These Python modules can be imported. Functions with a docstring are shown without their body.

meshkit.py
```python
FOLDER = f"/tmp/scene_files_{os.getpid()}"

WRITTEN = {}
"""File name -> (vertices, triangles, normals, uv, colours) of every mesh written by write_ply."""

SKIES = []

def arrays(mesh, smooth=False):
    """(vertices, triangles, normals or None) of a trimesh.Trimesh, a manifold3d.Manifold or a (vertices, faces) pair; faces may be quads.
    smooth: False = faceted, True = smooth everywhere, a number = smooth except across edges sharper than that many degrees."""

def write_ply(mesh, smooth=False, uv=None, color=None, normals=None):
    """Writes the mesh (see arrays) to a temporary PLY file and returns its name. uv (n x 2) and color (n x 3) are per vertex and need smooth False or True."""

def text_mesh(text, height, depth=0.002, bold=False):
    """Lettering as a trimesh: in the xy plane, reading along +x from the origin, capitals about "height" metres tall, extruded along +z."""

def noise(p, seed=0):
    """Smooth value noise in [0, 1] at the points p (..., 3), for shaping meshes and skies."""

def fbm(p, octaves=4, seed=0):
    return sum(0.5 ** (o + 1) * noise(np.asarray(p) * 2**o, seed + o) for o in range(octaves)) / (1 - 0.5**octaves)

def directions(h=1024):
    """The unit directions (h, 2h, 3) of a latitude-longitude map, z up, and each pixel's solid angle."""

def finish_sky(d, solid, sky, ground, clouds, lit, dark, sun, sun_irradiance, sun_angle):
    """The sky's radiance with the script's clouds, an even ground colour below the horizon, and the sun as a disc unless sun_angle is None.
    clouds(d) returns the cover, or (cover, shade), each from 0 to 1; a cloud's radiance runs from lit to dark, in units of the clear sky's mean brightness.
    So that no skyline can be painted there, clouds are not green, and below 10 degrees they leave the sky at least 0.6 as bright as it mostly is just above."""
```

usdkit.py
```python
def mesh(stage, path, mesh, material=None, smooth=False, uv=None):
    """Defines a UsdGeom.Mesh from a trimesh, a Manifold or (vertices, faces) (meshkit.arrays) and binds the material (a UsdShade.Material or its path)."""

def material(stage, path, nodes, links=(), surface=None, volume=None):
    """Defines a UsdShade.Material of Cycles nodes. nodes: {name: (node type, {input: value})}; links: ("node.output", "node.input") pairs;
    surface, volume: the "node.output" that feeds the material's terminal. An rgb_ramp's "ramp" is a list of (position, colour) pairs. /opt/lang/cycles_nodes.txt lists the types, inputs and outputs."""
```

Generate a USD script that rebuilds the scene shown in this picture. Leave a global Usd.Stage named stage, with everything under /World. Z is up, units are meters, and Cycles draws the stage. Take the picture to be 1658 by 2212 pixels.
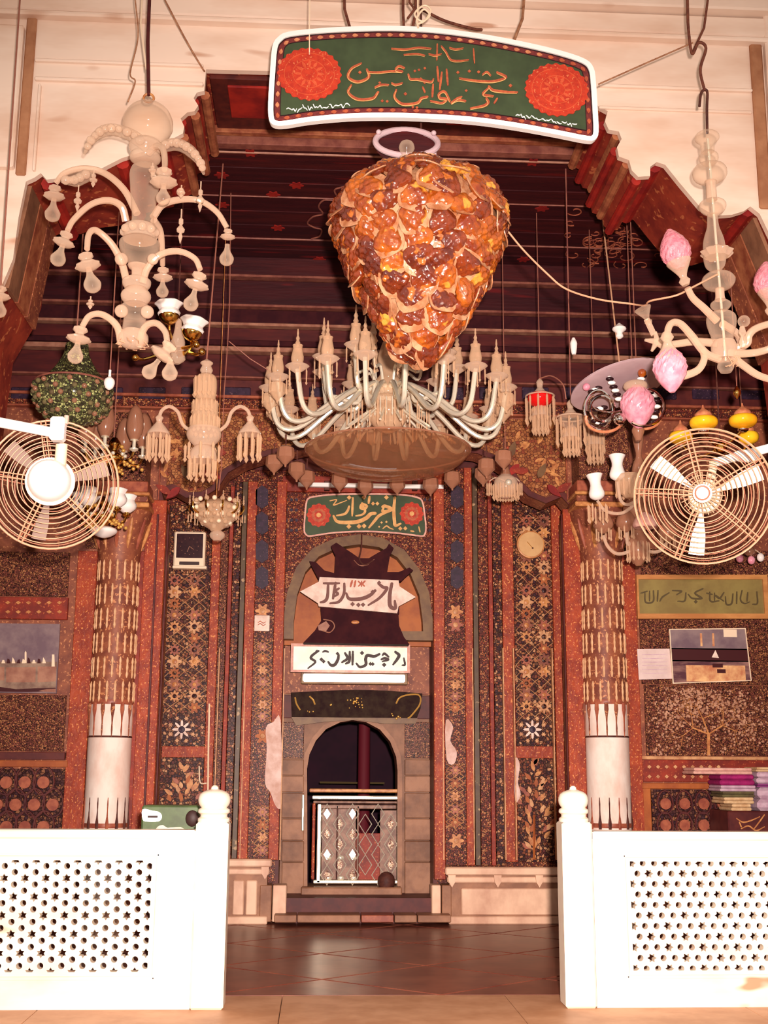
import math, random
import numpy as np, trimesh, usdkit
from shapely.geometry import Polygon, LineString, Point, box as sbox
from shapely.ops import unary_union
from pxr import Usd, UsdGeom, UsdLux, UsdShade, Gf, Sdf

random.seed(7)
rng = np.random.default_rng(7)
stage = Usd.Stage.CreateInMemory()
UsdGeom.SetStageUpAxis(stage, UsdGeom.Tokens.z)
stage.SetDefaultPrim(UsdGeom.Xform.Define(stage, '/World').GetPrim())
UsdGeom.Scope.Define(stage, '/World/Looks')
pi = math.pi

# ------------------------------------------------------------------ camera
EYE, FPX = 1.40, 2600.0
PITCH, YAW, ROLL = math.radians(12.0), math.radians(3.0), math.radians(0.35)
cam_pos = np.array([0.0, 0.0, EYE])
_f = np.array([math.sin(YAW) * math.cos(PITCH), math.cos(YAW) * math.cos(PITCH), math.sin(PITCH)])
_r0 = np.array([math.cos(YAW), -math.sin(YAW), 0.0])
_u0 = np.cross(_r0, _f)
_r = _r0 * math.cos(ROLL) + _u0 * math.sin(ROLL)
_u = np.cross(_r, _f)
cam = UsdGeom.Camera.Define(stage, '/World/camera')
cam.CreateFocalLengthAttr(40.0)
cam.CreateHorizontalApertureAttr(40.0 * 1658 / FPX)
cam.CreateVerticalApertureAttr(40.0 * 2212 / FPX)
cam.CreateClippingRangeAttr(Gf.Vec2f(0.05, 200))
_m = np.eye(4); _m[0, :3] = _r; _m[1, :3] = _u; _m[2, :3] = -_f; _m[3, :3] = cam_pos
cam.AddTransformOp().Set(Gf.Matrix4d(*_m.ravel().tolist()))
cam.CreateExposureAttr(0.0)

# ------------------------------------------------------------------ light: overcast courtyard sky behind the camera, and the camera's flash
dome = UsdLux.DomeLight.Define(stage, '/World/sky_light')
dome.CreateIntensityAttr(0.20); dome.CreateColorAttr(Gf.Vec3f(1.0, 0.86, 0.74))
flash = UsdLux.SphereLight.Define(stage, '/World/flash_light')
flash.CreateRadiusAttr(0.07); flash.CreateIntensityAttr(32000.0); flash.CreateColorAttr(Gf.Vec3f(1.0, 0.82, 0.74))
flash.AddTranslateOp().Set(Gf.Vec3d(0.16, -0.15, EYE + 0.22)); flash.AddRotateXYZOp().Set(Gf.Vec3f(90 + 5, 0, -3))   # a flash head: its beam weakens to the sides
_sh = UsdLux.ShapingAPI.Apply(flash.GetPrim()); _sh.CreateShapingConeAngleAttr(38.0); _sh.CreateShapingConeSoftnessAttr(1.0)

# ------------------------------------------------------------------ pixel -> place on the plane y = Y
def ray(px, py):
    d = _f + _r * ((px - 829) / FPX) + _u * ((1106 - py) / FPX)
    return d
def P(px, py, Y):
    d = ray(px, py)
    return cam_pos + d * (Y / d[1])
def S(px, py, Y):                       # metres per pixel there
    return float(np.dot(P(px, py, Y) - cam_pos, _f)) / FPX

# ------------------------------------------------------------------ prims
names, origin = {}, {'/World': np.zeros(3)}
def numbered(parent, name):
    k = names.get((parent, name), 0); names[(parent, name)] = k + 1
    return f'{parent}/{name}' if k == 0 else f'{parent}/{name}_{k:03d}'
def tag(path, label=None, cat=None, group=None, kind=None):
    p = stage.GetPrimAtPath(path)
    for k, v in (('label', label), ('category', cat), ('group', group), ('kind', kind)):
        if v: p.SetCustomDataByKey(k, v)
    return path
def thing(name, label, cat, loc=(0, 0, 0), group=None, kind=None):
    path = numbered('/World', name)
    x = UsdGeom.Xform.Define(stage, path); x.AddTranslateOp().Set(Gf.Vec3d(*map(float, loc)))
    origin[path] = np.array(loc, float)
    return tag(path, label, cat, group, kind)
def org(path):
    while path not in origin: path = path.rsplit('/', 1)[0]
    return origin[path]
def obj(name, mesh, m, parent='/World', smooth=35, label=None, kind=None):
    path = numbered(parent, name)
    mesh = mesh if isinstance(mesh, trimesh.Trimesh) else cat(mesh)
    o = org(parent)
    v = np.asarray(mesh.vertices) - o
    usdkit.mesh(stage, path, (v, np.asarray(mesh.faces)), MATS[m], smooth=smooth)
    if label or kind: tag(path, label, None, None, kind)
    return path
def lone(name, mesh, m, label, catg, group=None, smooth=35, kind=None):
    path = obj(name, mesh, m, '/World', smooth)
    return tag(path, label, catg, group, kind)

# ------------------------------------------------------------------ meshes
def cat(ms):
    ms = [m for m in ms if m is not None and len(m.faces)]
    return ms[0] if len(ms) == 1 else trimesh.util.concatenate(ms)
def bx(x0, x1, y0, y1, z0, z1):
    m = trimesh.creation.box([abs(x1 - x0), abs(y1 - y0), abs(z1 - z0)])
    m.apply_translation([(x0 + x1) / 2, (y0 + y1) / 2, (z0 + z1) / 2]); return m
def cbx(x0, x1, y0, y1, z0, z1, c=0.006):           # chamfered box
    a = np.array([[x0, y0, z0], [x1, y1, z1]]); lo, hi = a.min(0), a.max(0); c = min(c, *(0.3 * (hi - lo)))
    pts = []
    for sx in (0, 1):
        for sy in (0, 1):
            for sz in (0, 1):
                q = np.where([sx, sy, sz], hi, lo); s = np.where([sx, sy, sz], -c, c)
                for k in range(3):
                    t = q.copy(); 
                    for j in range(3):
                        if j != k: t[j] += s[j]
                    pts.append(t)
    return trimesh.convex.convex_hull(np.array(pts))
def polys(g):
    if g.is_empty: return []
    return [q for q in getattr(g, 'geoms', [g]) if q.geom_type == 'Polygon' and q.area > 1e-9]
def ext(poly, y0, y1):                              # polygon in (x, z) made solid from y0 to y1
    out = []
    for g in polys(poly):
        m = trimesh.creation.extrude_polygon(g, abs(y1 - y0), engine='earcut')
        v = m.vertices; m.vertices = np.stack([v[:, 0], max(y0, y1) - v[:, 2], v[:, 1]], 1); out.append(m)
    return cat(out)
def extz(poly, z0, z1):
    return cat([trimesh.creation.extrude_polygon(g, z1 - z0, engine='earcut').apply_translation([0, 0, z0]) for g in polys(poly)])
def spl(pts, k=6, closed=False):
    p = np.array(pts, float)
    if len(p) < 3 and not closed: return np.array([p[0] + (p[-1] - p[0]) * t for t in np.linspace(0, 1, k + 1)])
    q = np.vstack([p[-1], p, p[0], p[1]]) if closed else np.vstack([2 * p[0] - p[1], p, 2 * p[-1] - p[-2]])
    out = []
    for i in range(1, len(q) - 2):
        for t in np.arange(k) / k:
            a, b, c, d = q[i - 1], q[i], q[i + 1], q[i + 2]
            out.append(0.5 * (2 * b + (c - a) * t + (2 * a - 5 * b + 4 * c - d) * t * t + (3 * b - a - 3 * c + d) * t ** 3))
    if not closed: out.append(p[-1])
    return np.array(out)
def tube(pts, r, n=8, closed=False):
    p = np.array(pts, float); N = len(p); r = np.atleast_1d(np.asarray(r, float)); r = np.interp(np.linspace(0, 1, N), np.linspace(0, 1, len(r)), r) if len(r) > 1 else np.full(N, r[0])
    t = np.roll(p, -1, 0) - np.roll(p, 1, 0) if closed else np.gradient(p, axis=0)
    t /= np.linalg.norm(t, axis=1, keepdims=True) + 1e-12
    a = np.cross(t[0], [0, 0, 1.0]); a = np.cross(t[0], [1.0, 0, 0]) if np.linalg.norm(a) < 0.1 else a
    ang = np.arange(n) * 2 * pi / n; V = []
    for i in range(N):
        a = a - t[i] * np.dot(a, t[i]); a /= np.linalg.norm(a) + 1e-12; b = np.cross(t[i], a)
        V.append(p[i] + r[i] * (np.cos(ang)[:, None] * a + np.sin(ang)[:, None] * b))
    V = np.vstack(V); F = []
    for i in range(N if closed else N - 1):
        j = (i + 1) % N
        for k in range(n):
            l = (k + 1) % n
            F += [[i * n + k, i * n + l, j * n + l], [i * n + k, j * n + l, j * n + k]]
    if not closed:
        V = np.vstack([V, p[0], p[-1]])
        for k in range(n):
            l = (k + 1) % n
            F += [[N * n, l, k], [N * n + 1, (N - 1) * n + k, (N - 1) * n + l]]
    return trimesh.Trimesh(V, F, process=False)
def lathe(prof, n=18, ruf=0, lobes=8):              # profile of (r, z), bottom to top or top to bottom; closed at both ends
    prof = [(max(r, 1e-4), z) for r, z in prof]
    if prof[0][1] > prof[-1][1]: prof = prof[::-1]
    ang = np.arange(n) * 2 * pi / n; V = []
    for r, z in prof:
        rr = r * (1 + ruf * np.cos(lobes * ang)); V.append(np.stack([rr * np.cos(ang), rr * np.sin(ang), np.full(n, z)], 1))
    N = len(prof); V = np.vstack(V + [[[0, 0, prof[0][1]]], [[0, 0, prof[-1][1]]]]); F = []
    for i in range(N - 1):
        for k in range(n):
            l = (k + 1) % n
            F += [[i * n + k, i * n + l, (i + 1) * n + l], [i * n + k, (i + 1) * n + l, (i + 1) * n + k]]
    for k in range(n):
        l = (k + 1) % n; F += [[N * n, l, k], [N * n + 1, (N - 1) * n + k, (N - 1) * n + l]]
    return trimesh.Trimesh(V, F, process=False)
def smooth_prof(prof, k=3):
    return [tuple(q) for q in spl(prof, k)]
def aim(m, a, d):                                   # stand a mesh built along +z on point a, pointing to d
    d = np.array(d, float); d /= np.linalg.norm(d); m = m.copy()
    m.apply_transform(trimesh.geometry.align_vectors([0, 0, 1], d)); m.apply_translation(a); return m
def ball(c, r, sub=2, sc=(1, 1, 1)):
    m = trimesh.creation.icosphere(sub, 1.0); m.vertices = m.vertices * r * np.array(sc) + np.array(c); return m
def rect(x0, y0, x1, y1, Yf, th, c=0.004):          # pixel rectangle on the plane Yf, th thick behind it
    ym, xm = (y0 + y1) / 2, (x0 + x1) / 2
    return cbx(P(x0, ym, Yf)[0], P(x1, ym, Yf)[0], Yf, Yf + th, P(xm, y1, Yf)[2], P(xm, y0, Yf)[2], c)
def shape(pts, Y, k=0, closed=True):                # traced outline -> polygon (x, z) on the plane Y
    q = spl(pts, k, True) if k else np.array(pts, float)
    return Polygon([(lambda w: (w[0], w[2]))(P(a, b, Y)) for a, b in q]).buffer(0)
def px_lathe(prof, x, Y, n=20, k=3, **kw):          # (pixel row, half width in pixels) down an upright axis through column x
    out = []
    for y, w in prof: out.append((w * S(x, y, Y), P(x, y, Y)[2]))
    m = lathe(smooth_prof(out, k) if k else out, n, **kw)
    c = P(x, (prof[0][0] + prof[-1][0]) / 2, Y); m.apply_translation([c[0], Y, 0]); return m
def path(pts, Y, d=0.0, k=6):                       # traced centre line on the plane Y, running d metres towards the back by its end
    q = spl(pts, k); n = len(q)
    return np.array([P(a, b, Y + d * i / max(n - 1, 1)) for i, (a, b) in enumerate(q)])
def strokes(lines, to_px, sc, Y, th):               # brush lettering: (points, width) each, or (points, width, 0) for a dot
    g = []
    for pts, w in lines:
        q = np.array([to_px(*a) for a in pts], float)
        q = spl(q, 5) if len(q) > 1 else q
        n = len(q)
        w3 = [(lambda p: (p[0], p[2]))(P(a, b, Y)) for a, b in q]; s = S(q[0][0], q[0][1], Y) * sc * w / 2
        if n == 1:
            x, z = w3[0]; g.append(Polygon([(x - s * 1.2, z), (x, z + s * 1.2), (x + s * 1.2, z), (x, z - s * 1.2)])); continue
        for i in range(n - 1):
            t = i / (n - 1); k = 0.45 + 0.55 * math.sin(pi * min(1, 0.15 + t * 0.85)) ** 0.7
            g.append(LineString([w3[i], w3[i + 1]]).buffer(s * k, 4))
    return ext(unary_union(g).simplify(0.0006), Y - th, Y)

# ------------------------------------------------------------------ materials
MATS = {}
GAIN = 1.0                                           # overall albedo of a family of paints
def lin(c):
    c = np.array(c, float) / 255.0
    return tuple(np.minimum(GAIN * np.where(c < 0.04045, c / 12.92, ((c + 0.055) / 1.055) ** 2.4), 0.88))
def mat(name, c1, c2=None, scale=8, rough=0.5, metal=0, bump=0, bs=None, lo=0.38, hi=0.62, stretch=(1, 1, 1), c3=None, s3=40, t3=0.66, emit=None, **kw):
    if not metal: kw.setdefault('specular_ior_level', 0.25)
    n = {'p': ('principled_bsdf', dict(base_color=lin(c1), roughness=rough, metallic=metal, **kw))}; L = []
    n['g'] = ('geometry', {}); n['mp'] = ('mapping', {'scale': stretch}); L.append(('g.position', 'mp.vector'))
    if c2 is not None:
        n['n'] = ('noise_texture', {'scale': scale, 'detail': 5, 'roughness': 0.6}); n['r'] = ('rgb_ramp', {'ramp': [(lo, lin(c1)), (hi, lin(c2))]})
        L += [('mp.vector', 'n.vector'), ('n.fac', 'r.fac')]; col = 'r.color'
        if c3 is not None:
            n['n3'] = ('noise_texture', {'scale': s3, 'detail': 2}); n['r3'] = ('rgb_ramp', {'ramp': [(t3, (0, 0, 0)), (t3 + 0.05, (1, 1, 1))]})
            n['x'] = ('mix', {'color2': lin(c3)}); L += [('mp.vector', 'n3.vector'), ('n3.fac', 'r3.fac'), ('r3.color', 'x.fac'), (col, 'x.color1')]; col = 'x.color'
        L.append((col, 'p.base_color'))
    if bump:
        n['bn'] = ('noise_texture', {'scale': bs or scale * 3, 'detail': 3}); n['b'] = ('bump', {'strength': bump, 'distance': 0.02})
        L += [('mp.vector', 'bn.vector'), ('bn.fac', 'b.height'), ('b.normal', 'p.normal')]
    if emit:
        n['p'][1].update(emission_color=lin(emit[0]), emission_strength=emit[1])
    MATS[name] = usdkit.material(stage, '/World/Looks/' + name, n, L, 'p.BSDF')
def mosaic(name, pal, scale=30, grout=(40, 20, 18), gw=0.06, rough=0.35, stretch=(1, 1, 1), rnd=0.9):
    pal = [(i / len(pal), lin(c)) for i, c in enumerate(pal)]
    n = {'g': ('geometry', {}), 'mp': ('mapping', {'scale': stretch}), 'v': ('voronoi_texture', {'scale': scale, 'randomness': rnd}), 'e': ('voronoi_texture', {'scale': scale, 'feature': 'distance_to_edge', 'randomness': rnd}),
         's': ('separate_color', {}), 'r': ('rgb_ramp', {'ramp': pal, 'interpolate': False}), 'er': ('rgb_ramp', {'ramp': [(gw, (0, 0, 0)), (gw + 0.04, (1, 1, 1))]}),
         'x': ('mix', {'color1': lin(grout)}), 'b': ('bump', {'strength': 0.5, 'distance': 0.01}), 'p': ('principled_bsdf', {'roughness': rough, 'specular_ior_level': 0.12})}
    L = [('g.position', 'mp.vector'), ('mp.vector', 'v.vector'), ('mp.vector', 'e.vector'), ('v.color', 's.color'), ('s.r', 'r.fac'), ('e.distance', 'er.fac'),
         ('er.color', 'x.fac'), ('r.color', 'x.color2'), ('x.color', 'p.base_color'), ('er.color', 'b.height'), ('b.normal', 'p.normal')]
    MATS[name] = usdkit.material(stage, '/World/Looks/' + name, n, L, 'p.BSDF')
def glass(name, c, lo=0.4, hi=0.95, rough=0.12, blend=0.45, tint=None):   # blown glass: clear in the middle, milky towards its edges
    n = {'w': ('layer_weight', {'blend': blend}), 'r': ('map_range', {'to_min': lo, 'to_max': hi}), 't': ('transparent_bsdf', {'color': tint or (1, 0.97, 0.93)}),
         'p': ('principled_bsdf', {'base_color': lin(c), 'roughness': rough, 'specular_ior_level': 0.9}), 'm': ('mix_closure', {})}
    L = [('w.facing', 'r.value'), ('r.result', 'm.fac'), ('t.BSDF', 'm.closure1'), ('p.BSDF', 'm.closure2')]
    MATS[name] = usdkit.material(stage, '/World/Looks/' + name, n, L, 'm.closure')

GAIN = 1.0
mat('marble', (246, 232, 214), (226, 200, 176), 2.2, 0.35, bump=0.05, lo=0.45, hi=0.8, stretch=(0.6, 1, 1.6), c3=(190, 150, 120), s3=3.1, t3=0.68)
mat('column_marble', (246, 226, 214), (226, 196, 180), 5, 0.75, stretch=(1, 1, 0.5), specular_ior_level=0.2)
mat('spindle', (226, 180, 138), (206, 156, 112), 20, 0.5)
mat('marble_arch', (236, 214, 196), (216, 182, 158), 1.6, 0.45, bump=0.05, lo=0.42, hi=0.72, stretch=(0.5, 1, 1.8), c3=(196, 154, 128), s3=2.3, t3=0.64)
GAIN = 1.2
mat('marble_worn', (214, 178, 150), (182, 140, 116), 3, 0.4, lo=0.4, hi=0.65, stretch=(1, 1, 0.7))
GAIN = 1.0
mat('groove', (150, 100, 70), (176, 126, 92), 4, 0.7)
GAIN = 1.25
mat('stone_tan', (132, 92, 68), (104, 70, 52), 5, 0.5, bump=0.1)
mat('stone_tan_b', (148, 106, 80), (120, 82, 62), 5, 0.5, bump=0.1)
GAIN = 1.0
mat('threshold', (206, 158, 122), (184, 134, 98), 3, 0.5)
mat('floor_a', (122, 66, 50), (98, 48, 38), 3, 0.34, specular_ior_level=0.5)
mat('floor_b', (132, 76, 58), (106, 54, 44), 3, 0.34, specular_ior_level=0.5)
mat('floor_joint', (54, 22, 22), None, rough=0.5)
GAIN = 0.72
mat('wood_dark', (62, 18, 24), (84, 26, 28), 5, 0.5, stretch=(0.3, 3, 3), bump=0.1, c3=(104, 24, 26), s3=4, t3=0.63)
GAIN = 0.72
mat('wood_dark_b', (56, 14, 22), (72, 20, 26), 5, 0.5, stretch=(0.3, 3, 3), bump=0.1, c3=(112, 24, 28), s3=3.4, t3=0.66)
GAIN = 0.9
mat('wood_black', (52, 16, 24), (66, 24, 28), 9, 0.8, specular_ior_level=0.15)
GAIN = 0.9
mat('bead', (150, 92, 76), (120, 66, 58), 9, 0.5)
mat('bead_pale', (178, 128, 104), (150, 98, 80), 9, 0.5)
GAIN = 0.72
mat('red_wood', (100, 36, 34), (76, 26, 30), 6, 0.5, stretch=(0.4, 2, 2))
GAIN = 1.0
mat('soffit', (146, 56, 38), (112, 36, 30), 5, 0.55, bump=0.1, c3=(176, 98, 62), s3=16, t3=0.62)
mat('soffit_tan', (168, 104, 70), (130, 66, 46), 9, 0.55, bump=0.1)
mat('soffit_red', (160, 40, 30), (120, 26, 26), 5, 0.55)
mat('soffit_dark', (66, 24, 24), (88, 34, 28), 12, 0.5)
GAIN = 1.25
mat('red_paint', (150, 60, 30), (118, 40, 24), 10, 0.5, bump=0.2, c3=(196, 124, 70), s3=60, t3=0.60, stretch=(1, 1, 0.8))
GAIN = 1.2
mat('red_plain', (138, 46, 28), (106, 34, 26), 8, 0.5, c3=(170, 90, 52), s3=50, t3=0.63)
GAIN = 1.15
mat('maroon', (88, 36, 32), (70, 26, 28), 8, 0.5)
GAIN = 1.25
mat('brown_wall', (136, 78, 54), (104, 54, 42), 7, 0.5, c3=(176, 116, 78), s3=38, t3=0.6)
GAIN = 1.3
mat('ochre', (156, 86, 38), (130, 64, 32), 4, 0.5, bump=0.05)
GAIN = 1.2
mat('olive', (112, 84, 54), (92, 64, 44), 8, 0.45)
GAIN = 1.0
mat('green_pipe', (88, 70, 46), (74, 50, 40), 8, 0.4, c3=(170, 140, 104), s3=14, t3=0.66)
GAIN = 1.15
mat('gold_paint', (196, 138, 82), (160, 98, 58), 20, 0.4)
GAIN = 1.1
mat('tan_paint', (202, 154, 108), (170, 116, 80), 14, 0.45)
GAIN = 1.0
mat('white_paint', (236, 214, 198), (210, 180, 164), 9, 0.45)
mat('plaster', (228, 200, 190), (196, 156, 140), 6, 0.6)
GAIN = 1.1
mat('blue_tile', (54, 34, 54), (40, 24, 40), 20, 0.5, c3=(100, 72, 80), s3=50, t3=0.64)
GAIN = 1.3
mat('terracotta', (150, 84, 60), (122, 60, 46), 14, 0.4)
GAIN = 1.15
mosaic('mosaic_dark', [(72, 38, 34), (112, 60, 42), (84, 40, 38), (150, 96, 62), (58, 32, 40), (124, 66, 44), (92, 60, 44), (176, 128, 92)], 40)
mosaic('mosaic_red', [(128, 60, 42), (96, 44, 38), (150, 84, 54), (110, 50, 44), (170, 112, 74), (90, 46, 42)], 58)
GAIN = 1.2
mosaic('mosaic_brown', [(120, 72, 50), (140, 88, 60), (104, 56, 44), (156, 104, 70), (96, 52, 44), (126, 70, 56)], 64)
GAIN = 1.1
mosaic('mosaic_blue', [(70, 42, 42), (92, 58, 50), (116, 74, 54), (62, 38, 46), (132, 88, 62), (56, 30, 36)], 40)
mosaic('arabesque', [(140, 84, 50), (156, 102, 62), (122, 70, 46), (150, 94, 58), (130, 66, 46), (166, 112, 70)], 34, grout=(84, 44, 34), gw=0.04)
GAIN = 1.0
mat('green_enamel', (66, 80, 54), (58, 70, 48), 6, 0.35)
mat('red_enamel', (192, 62, 38), (170, 48, 34), 30, 0.35, c3=(206, 110, 70), s3=60, t3=0.62)
mat('white_enamel', (246, 240, 236), None, rough=0.3)
mat('brick_border', (122, 52, 50), (100, 40, 42), 30, 0.4)
mat('peach', (208, 140, 98), (186, 110, 78), 30, 0.4)
mat('letter_gold', (224, 176, 112), (208, 152, 92), 20, 0.35)
mat('letter_rust', (188, 98, 62), (160, 74, 52), 30, 0.4)
mat('roundel_line', (208, 92, 58), (190, 76, 46), 30, 0.4)
mat('letter_black', (56, 36, 34), None, rough=0.5)
mat('letter_brown', (110, 66, 58), None, rough=0.5)
mat('letter_green', (86, 72, 44), None, rough=0.5)
mat('lit_face', (206, 206, 184), (232, 230, 210), 6, 0.3, emit=((232, 236, 208), 0.30))
mat('tube', (255, 255, 250), None, rough=0.3, emit=((255, 252, 240), 3.0))
mat('green_velvet', (58, 44, 36), (44, 28, 28), 12, 0.9, specular_ior_level=0.1)
mat('gold', (240, 184, 96), None, rough=0.2, metal=0.5)
mat('brass', (222, 176, 92), None, rough=0.16, metal=1)
mat('silver', (250, 234, 212), None, rough=0.2, metal=0.5)
mat('silver_worked', (180, 144, 120), (84, 54, 44), 26, 0.24, metal=0.5, bump=0.5, bs=45)
mat('gate_plate', (136, 100, 82), (94, 62, 50), 14, 0.5, metal=0.15)
mat('inlay_leaf', (196, 148, 118), (156, 108, 84), 20, 0.5)
mat('chrome', (235, 228, 224), None, rough=0.08, metal=1)
mat('iron', (92, 52, 42), (70, 36, 32), 20, 0.6)
mat('rope', (176, 128, 96), (140, 92, 66), 30, 0.8)
mat('rope_dark', (120, 70, 52), (94, 50, 40), 30, 0.8)
mat('wire', (196, 150, 118), None, rough=0.5)
mat('wire_dim', (150, 96, 80), None, rough=0.5)
mat('fan_wire', (206, 152, 120), None, rough=0.35)
mat('fan_wire_b', (168, 108, 84), None, rough=0.35)
mat('fan_white', (250, 246, 240), None, rough=0.3)
mat('fan_grey', (150, 128, 118), None, rough=0.4)
mat('opal', (244, 232, 226), None, rough=0.2, subsurface_weight=0.0)
mat('dark', (40, 10, 20), None, rough=0.7)
mat('dark_red', (96, 20, 34), None, rough=0.7)
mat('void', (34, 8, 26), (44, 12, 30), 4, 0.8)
mat('screen', (58, 30, 34), (44, 22, 30), 30, 0.25)
mat('cream', (238, 214, 184), None, rough=0.4)
GAIN = 1.1
mat('clock_face', (202, 162, 112), (190, 148, 100), 6, 0.35)
GAIN = 1.0
mat('paper', (222, 200, 194), (206, 182, 176), 6, 0.7)
GAIN = 1.2
mat('green_field', (132, 116, 66), (118, 100, 58), 5, 0.4)
GAIN = 1.0
mat('frame_wood', (206, 146, 86), (178, 116, 66), 9, 0.4, stretch=(0.3, 1, 1))
mat('green_box', (84, 104, 66), (70, 84, 56), 8, 0.4)
mat('magenta', (166, 34, 104), (140, 26, 90), 20, 0.8)
mat('pink_cloth', (226, 178, 160), (206, 150, 140), 20, 0.8)
mat('lilac_cloth', (206, 178, 192), (186, 150, 170), 20, 0.8)
mat('green_cloth', (106, 98, 62), (90, 76, 54), 20, 0.8)
mat('cream_cloth', (222, 190, 146), (200, 160, 116), 20, 0.8)
mat('purple_cloth', (140, 64, 124), None, rough=0.8)
GAIN = 1.2
mat('sky_print', (104, 84, 92), (130, 110, 110), 5, 0.3)
mat('sea_print', (146, 122, 104), (112, 86, 76), 9, 0.3)
GAIN = 1.0
mat('sunset_print', (150, 112, 104), (88, 54, 62), 4, 0.3, stretch=(1, 1, 4))
mat('sand_print', (236, 190, 134), (190, 120, 86), 8, 0.3)
mat('print_dark', (70, 34, 36), None, rough=0.3)
mat('lavender', (198, 172, 176), (186, 158, 164), 4, 0.3)
mat('black_paint', (40, 18, 22), None, rough=0.3)
mat('yellow_glass', (255, 196, 40), (244, 172, 28), 6, 0.15)
mat('red_glass', (206, 24, 24), None, rough=0.1)
mat('pink_glass', (226, 150, 160), (206, 118, 134), 30, 0.22, bump=0.6, bs=36)
mat('pink_petal', (236, 164, 178), (214, 130, 150), 16, 0.18)
mat('amber', (178, 92, 24), (128, 48, 16), 7, 0.07, c3=(214, 146, 54), s3=9, t3=0.6, bump=0.5, bs=38, specular_ior_level=1.0)
mat('amber_dark', (130, 52, 18), (86, 28, 14), 9, 0.07, c3=(184, 98, 34), s3=12, t3=0.62, bump=0.5, bs=38, specular_ior_level=1.0)
mat('shell', (196, 148, 112), (160, 100, 64), 12, 0.25, bump=0.3, bs=30)
mosaic('green_beads', [(104, 112, 66), (66, 70, 44), (140, 146, 90), (84, 84, 54), (60, 58, 42), (176, 182, 120)], 55, grout=(48, 40, 34), rough=0.12)
glass('glass_clear', (236, 208, 184), 0.08, 0.72, blend=0.32)
glass('glass_milk', (236, 206, 180), 0.30, 0.92, blend=0.38)
glass('glass_arm', (232, 198, 170), 0.45, 0.96)
glass('glass_crystal', (232, 194, 158), 0.32, 0.94, 0.06)
glass('glass_smoke', (170, 118, 92), 0.55, 0.95, 0.15)
glass('glass_bowl', (206, 150, 112), 0.05, 0.45, 0.06, tint=(0.95, 0.84, 0.74))
glass('glass_bulb', (240, 212, 186), 0.12, 0.85, 0.05, blend=0.35)

# ------------------------------------------------------------------ the setting
AF, AB, FA, FY = 7.7, 8.6, 11.0, 11.75
ZC = EYE + 4.72
WX = 5.4
def st(name, label=None, loc=(0, 0, 0)):
    return thing(name, label, None, loc, kind='structure')
def PZ(px, py, z):
    d = ray(px, py); return cam_pos + d * ((z - EYE) / d[2])

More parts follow.
